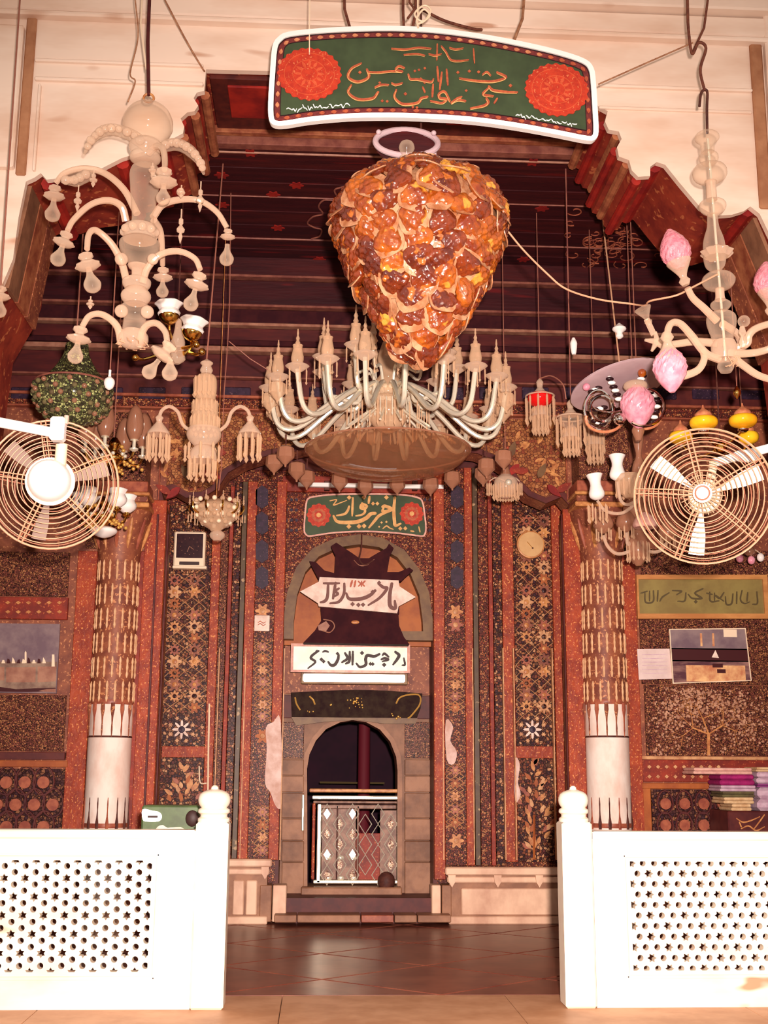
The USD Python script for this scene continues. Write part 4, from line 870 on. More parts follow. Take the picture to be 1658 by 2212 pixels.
def pic(pts, m, d): obj('print', ext(shape(pts, Yf), Yf - .01 - d, Yf + .02), m, mp)
pic([(-170, 1345), (130, 1348), (122, 1498), (-170, 1494)], 'sky_print', 0)
pic([(-170, 1428), (124, 1430), (121, 1492), (-170, 1488)], 'sea_print', .002); pic([(-170, 1440), (10, 1441), (10, 1470), (-170, 1470)], 'bead_pale', .003); pic([(14, 1442), (78, 1441), (77, 1474), (14, 1474)], 'bead_pale', .003); pic([(82, 1440), (122, 1440), (121, 1472), (82, 1474)], 'bead_pale', .003)
pic([(54, 1432), (54, 1410), (56, 1406), (58, 1410), (58, 1432)], 'cream', .004); pic([(112, 1440), (113, 1414), (118, 1414), (119, 1440)], 'cream', .004)
for k in range(9): pic([(4 + k * 11, 1433), (6 + k * 11, 1426 - 3 * (k % 3)), (10 + k * 11, 1426 - 2 * (k % 2)), (12 + k * 11, 1433)], 'print_dark' if k % 2 else 'cream', .0045)
pic([(-170, 1486), (0, 1484), (36, 1489), (80, 1487), (121, 1486), (121, 1493), (60, 1495), (-170, 1491)], 'print_dark', .004); pic([(84, 1493), (100, 1489), (121, 1488), (121, 1496)], 'bead_pale', .005)
# folded cloths stacked on a shelf behind the right balustrade
Yc = FA - .55
sh = thing('cloth_shelf', 'dark painted wooden chest under the stacked folded cloths', 'chest', (P(1600, 1790, Yc)[0], Yc, 0))
obj('body', cbx(P(1572, 1800, Yc)[0], P(1760, 1800, Yc)[0], Yc - .02, FA - .07, 0, P(1620, 1752, Yc)[2], .01), 'maroon', sh)
obj('lettering', strokes([([(1590, 1768), (1604, 1776), (1622, 1772), (1640, 1764)], 3), ([(1650, 1760), (1640, 1774), (1628, 1790)], 3), ([(1600, 1790), (1616, 1784), (1632, 1794), (1650, 1786)], 3), ([(1596, 1776), (1600, 1786)], 3)], lambda x, y: (x, y), 1, Yc - .02, .004), 'gold_paint', sh)
z0 = P(1620, 1752, Yc)[2]; xs = P(1560, 1720, Yc)[0]
pile = [('cream_cloth', 1578, 1622, 1738, 1752, 'cream folded cloth lowest in the left stack on the chest'), ('cream_cloth', 1562, 1628, 1724, 1737, 'yellowish folded cloth with a green fold, left stack'), ('green_cloth', 1560, 1630, 1712, 1723, 'olive green folded cloth under the white one'), ('lilac_cloth', 1556, 1634, 1699, 1711, 'whitish folded cloth between the magenta and olive ones'), ('magenta', 1556, 1632, 1676, 1698, 'bright magenta folded cloth in the left stack'), ('pink_cloth', 1478, 1628, 1662, 1675, 'long pale pink folded cloth topmost in the left stack')]
zc = z0
for m, x0, x1, y0, y1, lb in pile:
    h = (y1 - y0 + 1) * S(1600, 1720, Yc); X0, X1 = P(x0, 1720, Yc)[0], P(x1, 1720, Yc)[0]
    if x0 < 1500: X0 = P(1500, 1720, Yc)[0]
    t = thing('folded_cloth', lb, 'cloth', ((X0 + X1) / 2, Yc + .1, zc), 'folded cloths on the chest')
    for k in range(2): obj('fold', cbx(X0 + .01 * k, X1, Yc + .01 * k, Yc + .34, zc + h * k / 2 + .001, zc + h * (k + 1) / 2 - .001, h * .2), m, t)
    zc += h
zc = z0
for m, h, lb in (('lilac_cloth', .20, 'lilac folded cloth lowest in the right stack on the chest'), ('purple_cloth', .03, 'thin purple folded cloth in the right stack'), ('lilac_cloth', .10, 'whitish folded cloth above the purple one'), ('cream_cloth', .04, 'cream folded cloth topmost in the right stack')):
    X0, X1 = P(1636, 1720, Yc)[0], P(1740, 1720, Yc)[0]
    t = thing('folded_cloth', lb, 'cloth', ((X0 + X1) / 2, Yc + .1, zc), 'folded cloths on the chest')
    for k in range(2): obj('fold', cbx(X0 + .01 * k, X1, Yc + .01 * k, Yc + .34, zc + h * k / 2 + .001, zc + h * (k + 1) / 2 - .001, h * .2), m, t)
    zc += h
# green collection box behind the left balustrade
Yd = 8.3
gb = thing('collection_box', 'green metal collection box with a white slot plate behind the left balustrade', 'box', (P(362, 1795, Yd)[0], Yd, 0))
z1, zB = P(362, 1740, Yd)[2], P(362, 1812, Yd)[2]
obj('body', cbx(P(305, 1770, Yd)[0], P(430, 1770, Yd)[0], Yd, Yd + .26, zB, z1, .012), 'green_box', gb)
obj('stand', bx(P(315, 1770, Yd)[0], P(420, 1770, Yd)[0], Yd + .02, Yd + .24, 0, zB), 'iron', gb)
obj('slot_plate', ext(shape([(308, 1748), (330, 1751), (344, 1754), (350, 1763), (344, 1774), (318, 1775), (308, 1770)], Yd, 3), Yd - .006, Yd + .004), 'white_enamel', gb); obj('slot', rect(319, 1762, 340, 1766, Yd - .008, .01, .001), 'letter_black', gb)
obj('worn_patch', ext(shape([(340, 1786), (352, 1782), (362, 1788), (390, 1786), (396, 1796), (340, 1797)], Yd, 2), Yd - .003, Yd + .002), 'white_paint', gb); obj('dark_knob', ball(P(415, 1768, Yd), .045, 2, (1, .5, 1.2)), 'letter_black', gb)
lone('red_flower', cat([ball(P(1160, 1996, FY - .32) + np.array([k * .012, 0, .01]), .014, 1) for k in range(3)]), 'soffit_red', 'small red flower on the floor before the right bench', 'flower') if False else None

# ------------------------------------------------------------------ chandeliers and lamps
def bulb(parent, c, r, d=(0, 0, -1), m='glass_bulb', name='bulb'):
    pr = [(r * .34, 0), (r * .36, r * .5), (r * .5, r * 1.0), (r * .95, r * 1.8), (r * 1.0, r * 2.2), (r * .8, r * 2.75), (r * .3, r * 3.05)]
    obj(name, aim(lathe(smooth_prof(pr, 2), 14), c, d), m, parent)
def cup(parent, c, r, d=(0, 0, -1), m='glass_milk'):
    pr = [(r * .3, -r * .5), (r * .6, -r * .35), (r * .62, -r * .1), (r * .4, r * .1), (r * .45, r * .3), (r * 1.0, r * .55), (r * 1.05, r * .75), (r * .6, r * 1.0), (r * .3, r * 1.05)]
    obj('drip_cup', aim(lathe(smooth_prof(pr, 2), 18, .05, 9), c, d), m, parent)
def spear(parent, px, py, l, Y, m='glass_milk'):    # hanging drop, l pixels long
    s = S(px, py, Y); c = P(px, py, Y)
    pr = [(1.5, 0), (1.5, -l * .25), (5, -l * .3), (5, -l * .42), (2.5, -l * .46), (9, -l * .58), (8, -l * .66), (2.5, -l * .7), (5, -l * .8), (.5, -l)]
    obj('pendant_drop', lathe([(r * s, z * s) for r, z in pr], 10).apply_translation(c), m, parent)
def rod(name, label, px, py, Y, zt, r=.006, m='iron', top=None, catg='rod'):
    a_ = P(px, py, Y); b_ = np.array([a_[0], Y, zt]) if top is None else np.array(top)
    return lone(name, tube([a_, (a_ + b_) / 2, b_], r, 7), m, label, catg)

# --- left blown-glass chandelier
Y1 = 7.1
c1 = thing('glass_chandelier', 'tall blown-glass chandelier with drooping arms and bulbs, hung at upper left', 'chandelier', P(300, 480, Y1))
axx = lambda y: 321 - 36 * (y - 205) / 545
for nm, m, pr in (('crown_globe', 'glass_clear', [(222, 8), (228, 26), (242, 44), (262, 53), (280, 52), (296, 40), (306, 30)]), ('collar', 'glass_milk', [(306, 28), (314, 36), (322, 36), (332, 30), (338, 33), (346, 32), (352, 22)]),
                  ('vase', 'glass_clear', [(354, 14), (362, 28), (376, 33), (396, 32), (430, 28), (470, 24), (486, 26)]), ('bead_ring', 'glass_milk', [(486, 26), (492, 36), (504, 37), (512, 34), (518, 36)]),
                  ('bowl', 'glass_clear', [(518, 30), (524, 43), (540, 42), (556, 32), (570, 22), (576, 18)]), ('neck', 'glass_milk', [(574, 22), (580, 18), (584, 13), (600, 12)]), ('bead_ring', 'glass_milk', [(600, 18), (606, 30), (616, 30), (624, 24)]),
                  ('knop', 'glass_milk', [(624, 22), (636, 32), (648, 30), (656, 20)]), ('lower_body', 'glass_clear', [(656, 22), (664, 32), (676, 30), (684, 24), (700, 25), (716, 26)]), ('base_cup', 'glass_milk', [(716, 26), (726, 32), (738, 32), (748, 22), (752, 8)])):
    obj(nm, px_lathe(pr, axx(pr[0][0]), Y1, 24), m, c1)
for k in range(10):
    t = k * pi / 5; c = P(axx(500), 502, Y1); s = S(300, 500, Y1); obj('bead', ball(c + 34 * s * np.array([math.cos(t), math.sin(t), 0]), 9 * s, 2), 'glass_milk', c1)
    c = P(axx(730), 736, Y1); obj('base_loop', tube([c + s * np.array([26 * math.cos(t), 26 * math.sin(t), 0]), c + s * np.array([34 * math.cos(t + .2), 34 * math.sin(t + .2), -10]), c + s * np.array([24 * math.cos(t + .4), 24 * math.sin(t + .4), -12])], 1.3 * s, 5), 'wire', c1)
obj('top_ring', tube([P(321 + 11 * math.cos(t), 212 + 9 * math.sin(t), Y1) for t in np.linspace(0, 2 * pi, 17)[:-1]], .008, 7, True), 'gold_paint', c1)
arms = [([(296, 462), (268, 410), (225, 374), (180, 364), (140, 374), (120, 396)], .10, (118, 414), (115, 446), 21, 17), ([(272, 478), (262, 446), (234, 433), (196, 442), (160, 474), (146, 498)], -.2, (141, 514), (131, 543), 21, 16),
        ([(330, 470), (352, 442), (392, 431), (432, 434), (468, 458), (490, 492)], .12, (492, 506), (490, 543), 15, 16), ([(322, 330), (338, 316), (352, 322), (356, 350), (355, 366)], -.3, (354, 380), (353, 412), 26, 15),
        ([(272, 602), (262, 566), (240, 526), (208, 498), (192, 506), (188, 538)], -.25, (187, 562), (195, 596), 24, 18), ([(308, 612), (318, 580), (346, 550), (386, 543), (420, 558), (432, 582)], -.1, (428, 604), (417, 640), 24, 16),
        ([(332, 476), (346, 500), (350, 545), (351, 572)], .3, (352, 590), (351, 616), 20, 14), ([(262, 744), (252, 704), (222, 680), (194, 682), (176, 708)], -.2, (172, 720), (166, 752), 23, 16),
        ([(300, 748), (312, 708), (336, 698), (356, 716), (362, 744)], -.3, (360, 756), (333, 790), 26, 15)]
for pts, d, cc, bb, cr_, br in arms:
    p = path(pts, Y1, d); s = S(300, 480, Y1)
    a_ = obj('arm', tube(p, np.linspace(8.2, 6.0, len(p)) * s, 10), 'glass_arm', c1)
    e = P(*cc, Y1 + d); b_ = P(*bb, Y1 + d); dr = b_ - e; dr[1] = 0
    cup(a_, e - dr * .1, cr_ * s, dr); bulb(a_, b_ - dr / np.linalg.norm(dr) * br * s * 1.0, br * s, dr)
a_ = c1; bulb(c1, P(368, 772, Y1 - .3), 16 * S(300, 480, Y1), (0, 0, -1))
s = S(300, 480, Y1)
for pts in ([(322, 330), (290, 296), (240, 280), (205, 296), (182, 332)], [(330, 330), (370, 312), (402, 320), (428, 346), (440, 376)], [(200, 372), (178, 384), (160, 392), (132, 392)]):   # beaded glass leaves
    lf = obj('glass_leaf', tube(path(pts, Y1, -.08, 5), [x * s for x in np.interp(np.linspace(0, 1, 5 * (len(pts) - 1) + 1), [0, .2, .6, 1], [5, 14, 13, 3])], 10), 'glass_clear', c1)
    for i, c in enumerate(path(pts, Y1 - .05, -.08, 3)[2:-1]): obj('leaf_bead', ball(c + np.array([0, 0, .010]), (10 - i % 2 * 2) * s, 2), 'glass_milk', lf)
for q in ((203, 366, 42), (170, 400, 62), (392, 452, 80), (434, 392, 72), (392, 400, 30), (330, 352, 30), (196, 640, 30)): spear(c1, *q, Y1 - .1)
for q in ((390, 415, 9), (335, 380, 10), (262, 560, 14), (330, 560, 12), (262, 672, 14), (318, 674, 14)): obj('glass_knob', ball(P(q[0], q[1], Y1 - .08), q[2] * s, 2), 'glass_milk', c1)
lone('chandelier_rod', tube([P(321, 206, Y1), P(319, 90, Y1), [P(318, 0, Y1)[0], Y1, ZE]], .012, 8), 'red_wood', 'rusty red suspension rod above the left glass chandelier', 'rod')
lone('loose_wire', tube(np.vstack([spl([P(276, 220, Y1 + .02), P(292, 176, Y1 + .02), P(281, 158, Y1 + .02), P(298, 80, Y1 + .02), P(292, 0, Y1)], 5), [[P(290, -20, Y1)[0], Y1, ZE]]]), .005, 6), 'rope', 'kinked thin wire dangling left of the rusty rod', 'wire')
lone('loose_wire', tube([P(316, 150, Y1 + .03), P(304, 50, Y1 + .03), [P(306, -10, Y1)[0], Y1 + .03, ZE]], .006, 6), 'cream', 'pale straight wire just left of the rusty rod', 'wire')
lone('loose_wire', tube(np.vstack([spl([P(442, 154, AF - .03), P(436, 146, AF - .03), P(400, 84, AF - .15), P(356, 0, AF - .3)], 6), [[P(340, -30, AF - .3)[0], AF - .3, ZE]]]), .006, 6), 'rope', 'thin cord slanting over the marble to the arch corner', 'wire')

# --- right blown-glass chandelier with pink shades
Y2 = 7.0
c2 = thing('pink_shade_chandelier', 'tall clear glass chandelier with pink glass shades, hung at right edge', 'chandelier', P(1548, 520, Y2))
ax2 = lambda y: 1527 + 39 * (y - 290) / 480; s = S(1548, 520, Y2)
for nm, m, pr in (('flared_top', 'glass_clear', [(284, 12), (292, 24), (300, 26), (310, 16), (318, 15), (328, 14)]), ('bead', 'glass_clear', [(328, 12), (336, 20), (346, 20), (354, 14)]), ('globe', 'glass_clear', [(354, 16), (362, 32), (374, 37), (386, 32), (394, 16)]), ('stem', 'glass_arm', [(392, 13), (402, 11), (432, 12)]),
                  ('disc', 'glass_clear', [(432, 14), (438, 26), (446, 29), (456, 24), (464, 12)]), ('tall_vase', 'glass_clear', [(464, 11), (490, 13), (508, 19), (524, 23), (542, 24), (560, 24), (576, 20), (586, 10)]), ('lower_disc', 'glass_clear', [(588, 12), (594, 28), (606, 36), (620, 28), (626, 12)]),
                  ('stem', 'glass_arm', [(624, 10), (640, 10), (648, 12)]), ('small_disc', 'glass_clear', [(648, 12), (656, 22), (664, 20), (672, 10)]), ('body', 'glass_clear', [(672, 14), (682, 30), (698, 32), (714, 28), (726, 24), (740, 24)]), ('hub', 'glass_milk', [(738, 24), (750, 28), (764, 26), (776, 22)]), ('finial', 'glass_clear', [(776, 10), (784, 16), (794, 18), (804, 12)])):
    obj(nm, px_lathe(pr, ax2(pr[0][0]), Y2, 24), m, c2)
obj('inner_rod', tube([P(ax2(300), 300, Y2), P(ax2(780), 780, Y2)], .009, 8), 'silver', c2)
obj('ruffle', px_lathe([(538, 24), (544, 34), (550, 30), (556, 24)], ax2(545), Y2, 32, 3, ruf=.08, lobes=10), 'glass_milk', c2)
def bumpy(c, r, l, d, m, parent, n=7, name='pink_shade', amp=.06):
    v = np.linspace(0, 1, 12); pr = [(r * (math.sin(pi * (.06 + .9 * t)) ** .8) * (1 - .25 * t), l * t) for t in v]
    b_ = lathe(pr, 40); vv = b_.vertices; an = np.arctan2(vv[:, 1], vv[:, 0]); f = 1 + amp * np.cos(10 * an) * np.cos(vv[:, 2] / l * 36)
    vv[:, 0] *= f; vv[:, 1] *= f; return obj(name, aim(b_, c, d), m, parent)
def trump(parent, c, r, d, m='glass_clear', name='socket_cup'):
    obj(name, aim(lathe(smooth_prof([(r * .3, -r * 1.2), (r * .5, -r * .8), (r * .3, -r * .5), (r * .5, 0), (r, r * .8), (r * 1.05, r)], 2), 16), c, d), m, parent)
ar2 = [([(1548, 694), (1520, 666), (1496, 644), (1484, 622)], -.1, (1472, 586), 'p'), ([(1552, 776), (1522, 762), (1492, 724), (1466, 698), (1446, 702), (1438, 734)], -.25, None, 'q'), ([(1550, 742), (1500, 738), (1450, 744), (1420, 742)], .2, None, 'r'), ([(1438, 822), (1470, 814), (1506, 800), (1520, 776), (1516, 754)], -.05, None, ''),
       ([(1590, 752), (1612, 742), (1618, 722), (1640, 706), (1700, 690)], -.1, None, ''), ([(1576, 762), (1604, 764), (1640, 760), (1690, 744)], -.2, None, ''), ([(1578, 768), (1606, 790), (1640, 812), (1690, 826)], -.2, None, ''), ([(1560, 700), (1590, 720), (1600, 745)], .2, None, '')]
for pts, d, sk, kd in ar2:
    p = path(pts, Y2, d); am = obj('arm', tube(p, np.linspace(9, 7, len(p)) * s, 10), 'glass_arm', c2)
    if kd == 'p':
        e = p[-1]; dr = P(1452, 530, Y2 + d) - P(1474, 600, Y2 + d); trump(am, P(1472, 588, Y2 + d), 25 * s, dr, 'glass_milk'); bumpy(P(1470, 580, Y2 + d), 36 * s, 90 * s, dr, 'pink_glass', am)
    if kd == 'q':
        dr = P(1452, 840, Y2 + d) - P(1444, 750, Y2 + d); trump(am, P(1442, 752, Y2 + d), 28 * s, dr, 'glass_milk'); bumpy(P(1443, 752, Y2 + d), 38 * s, 94 * s, dr, 'pink_petal', am, amp=.08)
    if kd == 'r':
        dr = P(1386, 662, Y2 + d) - P(1418, 735, Y2 + d); trump(am, P(1394, 682, Y2 + d), 18 * s, dr); obj('candle_tube', tube([P(1396, 690, Y2 + d), P(1412, 724, Y2 + d)], 7 * s, 8), 'glass_milk', am)
        for k in range(5): obj('socket_leaf', tube([P(1418, 738, Y2 + d), P(1418 + 26 * math.cos(k * 1.3 + 2), 738 + 22 * math.sin(k * 1.3 + 2), Y2 + d - .02)], [8 * s] * 4 + [3 * s] * 3, 7), 'glass_milk', am)
bumpy(P(1662, 646, Y2), 34 * s, 84 * s, (-.05, 0, 1), 'pink_glass', c2); trump(c2, P(1662, 652, Y2), 24 * s, (0, 0, 1), 'glass_milk')
obj('glass_ball', ball(P(1606, 694, Y2 - .1), 13 * s, 2), 'glass_clear', c2); obj('ball_stem', lathe([(5 * s, 0), (8 * s, -14 * s), (4 * s, -20 * s), (9 * s, -34 * s), (5 * s, -46 * s)], 10).apply_translation(P(1602, 706, Y2 - .1)), 'glass_milk', c2)
for k in range(5): obj('wire_tangle', tube(path([(1572 + 6 * k, 770 + 6 * (k % 2)), (1580 + 5 * k, 786 - 5 * (k % 3)), (1566 + 8 * k, 792)], Y2 - .06, 0, 4), .004, 5), 'wire', c2)
lone('suspension_hook', tube(spl([P(1527, 288, Y2), P(1526, 236, Y2), P(1527, 200, Y2), P(1520, 194, Y2), P(1513, 204, Y2), P(1510, 230, Y2)], 5), .009, 8), 'iron', 'dark iron hook at the top of the right glass chandelier', 'hook')
lone('suspension_wire', tube(np.vstack([spl([P(1521, 196, Y2), P(1512, 150, Y2), P(1524, 104, Y2), P(1508, 92, Y2), P(1494, 116, Y2), P(1486, 60, Y2), P(1484, 0, Y2)], 6), [[P(1482, -20, Y2)[0], Y2, ZE]]]), .010, 8), 'rope_dark', 'bent brown suspension wire above the right glass chandelier', 'wire')
lone('suspension_wire', tube([P(1494, 116, Y2 + .02), P(1520, 60, Y2 + .02), P(1528, 0, Y2 + .02), [P(1530, -20, Y2)[0], Y2, ZE]], .008, 8), 'rope_dark', 'second brown wire rising beside the bent suspension wire', 'wire')
lone('stay_wire', tube([P(1292, 182, Ys + .01), P(1400, 134, Ys + .05), P(1496, 92, Y2)], .005, 6), 'rope', 'thin stay wire from the big sign to the bent suspension wire', 'wire')

# --- amber shell chandelier
Y3 = 7.2
c3 = thing('amber_chandelier', 'big pear-shaped chandelier of amber glass shells below the green sign', 'chandelier', P(905, 560, Y3))
prof = [(396, 30), (400, 70), (408, 112), (426, 146), (446, 164), (470, 175), (500, 174), (540, 160), (580, 144), (620, 126), (660, 102), (700, 76), (735, 50), (760, 26), (772, 6)]
ax3 = lambda y: 902 + 16 * (y - 480) / 290; s = S(905, 560, Y3)
pp = np.array([(w * s, P(ax3(y), y, Y3)[2], P(ax3(y), y, Y3)[0]) for y, w in spl(prof, 4)])
cs = np.concatenate([[0], np.cumsum(np.hypot(np.diff(pp[:, 0]), np.diff(pp[:, 1])))])
at3 = lambda u: np.array([np.interp(u, cs, pp[:, k]) for k in range(3)])
core = lathe([(max(.004, r - .025), z) for r, z, _ in pp], 28); core.apply_translation([ax3(480) * 0 + P(ax3(560), 560, Y3)[0], Y3, 0])
obj('core', core, 'shell', c3)
def petal_mesh(w, h, dep, lift):
    g = [(u, v) for v in np.linspace(-1, 1, 7) for u in np.linspace(-1, 1, 7)]
    V = []
    for u, v in g:
        wd = w * (1 - .22 * v * v if v > 0 else 1 - .1 * v * v) * (1.0 if v > -.8 else .8)
        edge = max(abs(u), abs(v)) ** 3
        V.append((u * wd * (1 - .10 * abs(v)), v * h + .10 * h * (1 - u * u) * (-1 if v < 0 else 1), dep * (1 - u * u) * (1 - .6 * v * v) - lift * v * .5 + .012 * edge))
    F = [[i * 7 + j, i * 7 + j + 1, (i + 1) * 7 + j + 1] for i in range(6) for j in range(6)] + [[i * 7 + j, (i + 1) * 7 + j + 1, (i + 1) * 7 + j] for i in range(6) for j in range(6)]
    V = np.array(V); n_ = len(V); W = V - [0, 0, .008]
    F2 = [[n_ + a_, n_ + c_, n_ + b_] for a_, b_, c_ in F]
    rim = [j for j in range(7)] + [i * 7 + 6 for i in range(1, 7)] + [42 + j for j in range(5, -1, -1)] + [i * 7 for i in range(5, 0, -1)]
    F3 = []
    for a_, b_ in zip(rim, rim[1:] + rim[:1]): F3 += [[a_, n_ + a_, n_ + b_], [a_, n_ + b_, b_]]
    return trimesh.Trimesh(np.vstack([V, W]), F + F2 + F3, process=False)
u = .06; row = 0
while u < cs[-1] - .02:
    r, z, xc_ = at3(u); r1, z1, _ = at3(u + .01); r0_, z0_, _ = at3(u - .01)
    tan = np.array([r1 - r0_, z1 - z0_]); tan /= np.linalg.norm(tan); nr = np.array([-tan[1], tan[0]]); nr = nr if nr[0] * 1 + nr[1] * 0 >= 0 or nr[1] > 0 else -nr
    n = max(4, int(round(2 * pi * r / .165)))
    for k in range(n):
        t = 2 * pi * (k + .5 * (row % 2)) / n + .10 * rng.normal() / max(1, n / 8); sq = .25 * rng.normal()
        e = np.array([math.cos(t), math.sin(t), 0]); N = e * nr[0] + np.array([0, 0, nr[1]]); D = -(e * tan[0] + np.array([0, 0, tan[1]])); U = np.cross(D, N); N = N + .22 * rng.normal() * D + .18 * rng.normal() * U; N /= np.linalg.norm(N); D = D + sq * U; D = D - N * (D @ N); D /= np.linalg.norm(D); U = np.cross(D, N)
        w, h = .088 + .018 * rng.random(), .080 + .02 * rng.random()
        pet = petal_mesh(w, h, .02, .05)
        M = np.eye(4); M[:3, 0], M[:3, 1], M[:3, 2] = U, D, N; M[:3, 3] = np.array([P(ax3(560), 560, Y3)[0], Y3, z]) + e * r + N * .004
        pet.apply_transform(M); ph = obj('petal', pet, 'shell', c3, 60)
        bo = ball((0, -.004 + .012 * rng.normal(), .012), 1, 3, (w * (.86 + .16 * rng.random()), h * (.84 + .16 * rng.random()), .030 + .022 * rng.random()))
        vv = bo.vertices; vv[:, 2] += .008 * np.sin(vv[:, 0] * 110 + k) * np.cos(vv[:, 1] * 95 + row); vv[:, :2] *= 1 + .12 * np.sin(3 * np.arctan2(vv[:, 1], vv[:, 0]) + k)[:, None]
        bo.apply_transform(M); obj('amber_boss', bo, 'amber' if rng.random() < .55 else 'amber_dark', ph, 60)
    u += .118; row += 1
obj('gallery', px_lathe([(346, 16), (356, 26), (372, 30), (400, 30)], 886, Y3, 20), 'glass_milk', c3)
rg = thing('ring_lamp', 'bare clear bulb inside a white ring reflector under the big green sign', 'lamp', P(878, 310, Y3 - .1))
c = P(878, 308, Y3 - .1); ex, ez = 68 * s, 42 * s
obj('ring', tube([c + np.array([ex * math.cos(t), .06 * math.sin(t), ez * math.sin(t)]) for t in np.linspace(0, 2 * pi, 41)[:-1]], .020, 10, True), 'lavender', rg)
dd = lathe([(1, 0), (.9, .03), (.5, .05), (.2, .06)], 32); dv = dd.vertices; dd.vertices = c + np.stack([dv[:, 0] * ex, .05 + dv[:, 2], dv[:, 1] * ez], 1); dd.invert(); obj('dish', dd, 'wood_dark', rg)
bulb(rg, P(878, 352, Y3 - .2), 17 * s, (0, 0, 1), 'glass_clear'); obj('neck', lathe([(14 * s, 0), (16 * s, .05)], 14).apply_translation(P(878, 356, Y3 - .2)), 'glass_milk', rg)
for t in (.6, 2.6, 5.7): obj('clip', ball(c + np.array([ex * 1.05 * math.cos(t), 0, ez * 1.05 * math.sin(t)]), .018, 1), 'lavender', rg)
lone('suspension_rod', tube([P(909, 352, Y3), P(909, 200, Y3), [P(909, 0, Y3)[0], Y3, ZE]], .007, 7), 'iron', 'dark rod carrying the amber chandelier behind the sign', 'rod')
lone('swagged_cable', tube(spl([P(1092, 494, Y3 - .05), P(1130, 540, Y3), P(1180, 590, Y3 - .02), P(1222, 624, Y3), P(1290, 646, Y3 - .1), P(1360, 656, Y3 - .15), P(1392, 660, Y2 + .2), P(1404, 650, Y2 + .1), P(1460, 638, Y2), P(1500, 618, Y2), P(1550, 592, Y2 - .03)], 6), .0065, 6), 'wire', 'twisted cable sagging from the amber chandelier to the pink-shade chandelier', 'cable')

# --- great crystal chandelier
Y4 = 9.3
s = S(835, 880, Y4); C4 = P(838, 868, Y4)
c4 = thing('crystal_chandelier', 'great cut-crystal chandelier with silver arms and bell drops in the middle', 'chandelier', C4)
c4o = lambda r, t, z: C4 + np.array([r * math.cos(t), r * math.sin(t), z])
obj('hub', lathe(smooth_prof([(.05, .50), (.09, .36), (.06, .25), (.13, .14), (.16, .05), (.11, -.03), (.17, -.10), (.12, -.2), (.03, -.26)], 3), 20).apply_translation(C4), 'glass_crystal', c4)
obj('stem', lathe([(.03, .4), (.05, .6), (.025, .8), (.05, .95), (.012, 1.2)], 14).apply_translation(C4), 'glass_crystal', c4)
obj('bowl', lathe(smooth_prof([(.66, -.40), (.65, -.43), (.58, -.50), (.44, -.56), (.25, -.60), (.06, -.62)], 3), 40).apply_translation(C4), 'glass_bowl', c4)
obj('bowl_rim', tube([c4o(.66, t, -.405) for t in np.linspace(0, 2 * pi, 49)[:-1]], .008, 6, True), 'glass_smoke', c4)
def spire(parent, c, h, m='glass_crystal'):
    obj('spire', lathe([(.035 * h, 0), (.11 * h, .05 * h), (.05 * h, .16 * h), (.13 * h, .26 * h), (.07 * h, .40 * h), (.10 * h, .50 * h), (.04 * h, .66 * h), (.055 * h, .74 * h), (.004, h)], 8).apply_translation(c), m, parent)
def drops(parent, c, r, l, n, m='glass_crystal'):
    for k in range(n):
        t = 2 * pi * k / n
        obj('prism', lathe([(.002, 0), (.007, -.02), (.005, -l * .8), (.010, -l * .88), (.001, -l)], 5).apply_translation(c + np.array([r * math.cos(t), r * math.sin(t), 0])), m, parent)
def bell(parent, c, r, h, m='glass_smoke'):
    obj('bell_shade', lathe([(r * .5, 0), (r * .92, -h * .10), (r, -h * .42), (r * .98, -h * .55), (r * .45, -h * .78), (r * .14, -h * .9), (r * .1, -h)], 8).apply_translation(c), m, parent)
def tier(n, R, zt, ph, r_arm, sh, nd):
    for k in range(n):
        t = 2 * pi * (k + ph) / n
        pts = spl([c4o(.10, t, .06), c4o(.22, t, .10), c4o(R * .48, t, -.04), c4o(R * .76, t, zt - .30), c4o(R * .93, t, zt - .27), c4o(R, t, zt)], 5)
        a_ = obj('arm', tube(pts, r_arm, 8), 'silver', c4)
        e = c4o(R, t, zt)
        obj('candle_cup', lathe(smooth_prof([(.02, -.03), (.075, .01), (.085, .03), (.03, .035)], 2), 12, .06, 8).apply_translation(e), 'glass_milk', a_)
        obj('shade', lathe(smooth_prof([(.03, .03), (.045, .06), (.048, .10), (.036, .16), (.04, .19)], 2), 12).apply_translation(e), 'glass_crystal', a_)
        spire(a_, e + np.array([0, 0, .17]), sh * .75); drops(a_, e + np.array([0, 0, .005]), .07, .13, nd)
        if R > .9 and math.sin(t) > -.45: bell(a_, e + np.array([0, 0, -.02]), .066, .17, 'glass_crystal')
tier(20, .95, .05, .25, .020, .20, 5); tier(9, .56, .28, .0, .020, .24, 4)
for k in range(8):
    t = 2 * pi * (k + .4) / 8; p = spl([c4o(.10, t, .12), c4o(.16, t, .26), c4o(.26, t, .22), c4o(.3, t, .34)], 5)
    a_ = obj('upper_arm', tube(p, .013, 7), 'silver', c4); spire(a_, c4o(.3, t, .34), .30)
for k in range(20):
    t = 2 * pi * (k + .5) / 20
    if math.sin(t) < -.25: continue
    c = c4o(.82 + .10 * (k % 2), t, -.42)
    obj('bell_hook', tube([c, c + np.array([0, 0, .10])], .006, 6), 'iron', c4); bell(c4, c, .070, .17)
for k in range(14):
    t = 2 * pi * k / 14; obj('rod_brace', tube([c4o(.17, t, -.1), c4o(.36, t, -.25)], .011, 6), 'silver', c4)
    drops(c4, c4o(.30, t, -.06), .03, .22, 2)
drops(c4, C4 + np.array([0, 0, .0]), .17, .16, 22, 'silver')
lone('suspension_rod', tube([C4 + np.array([0, 0, 1.15]), [C4[0], Y4, ZC]], .012, 8), 'iron', 'dark rod from the ceiling to the great crystal chandelier', 'rod')

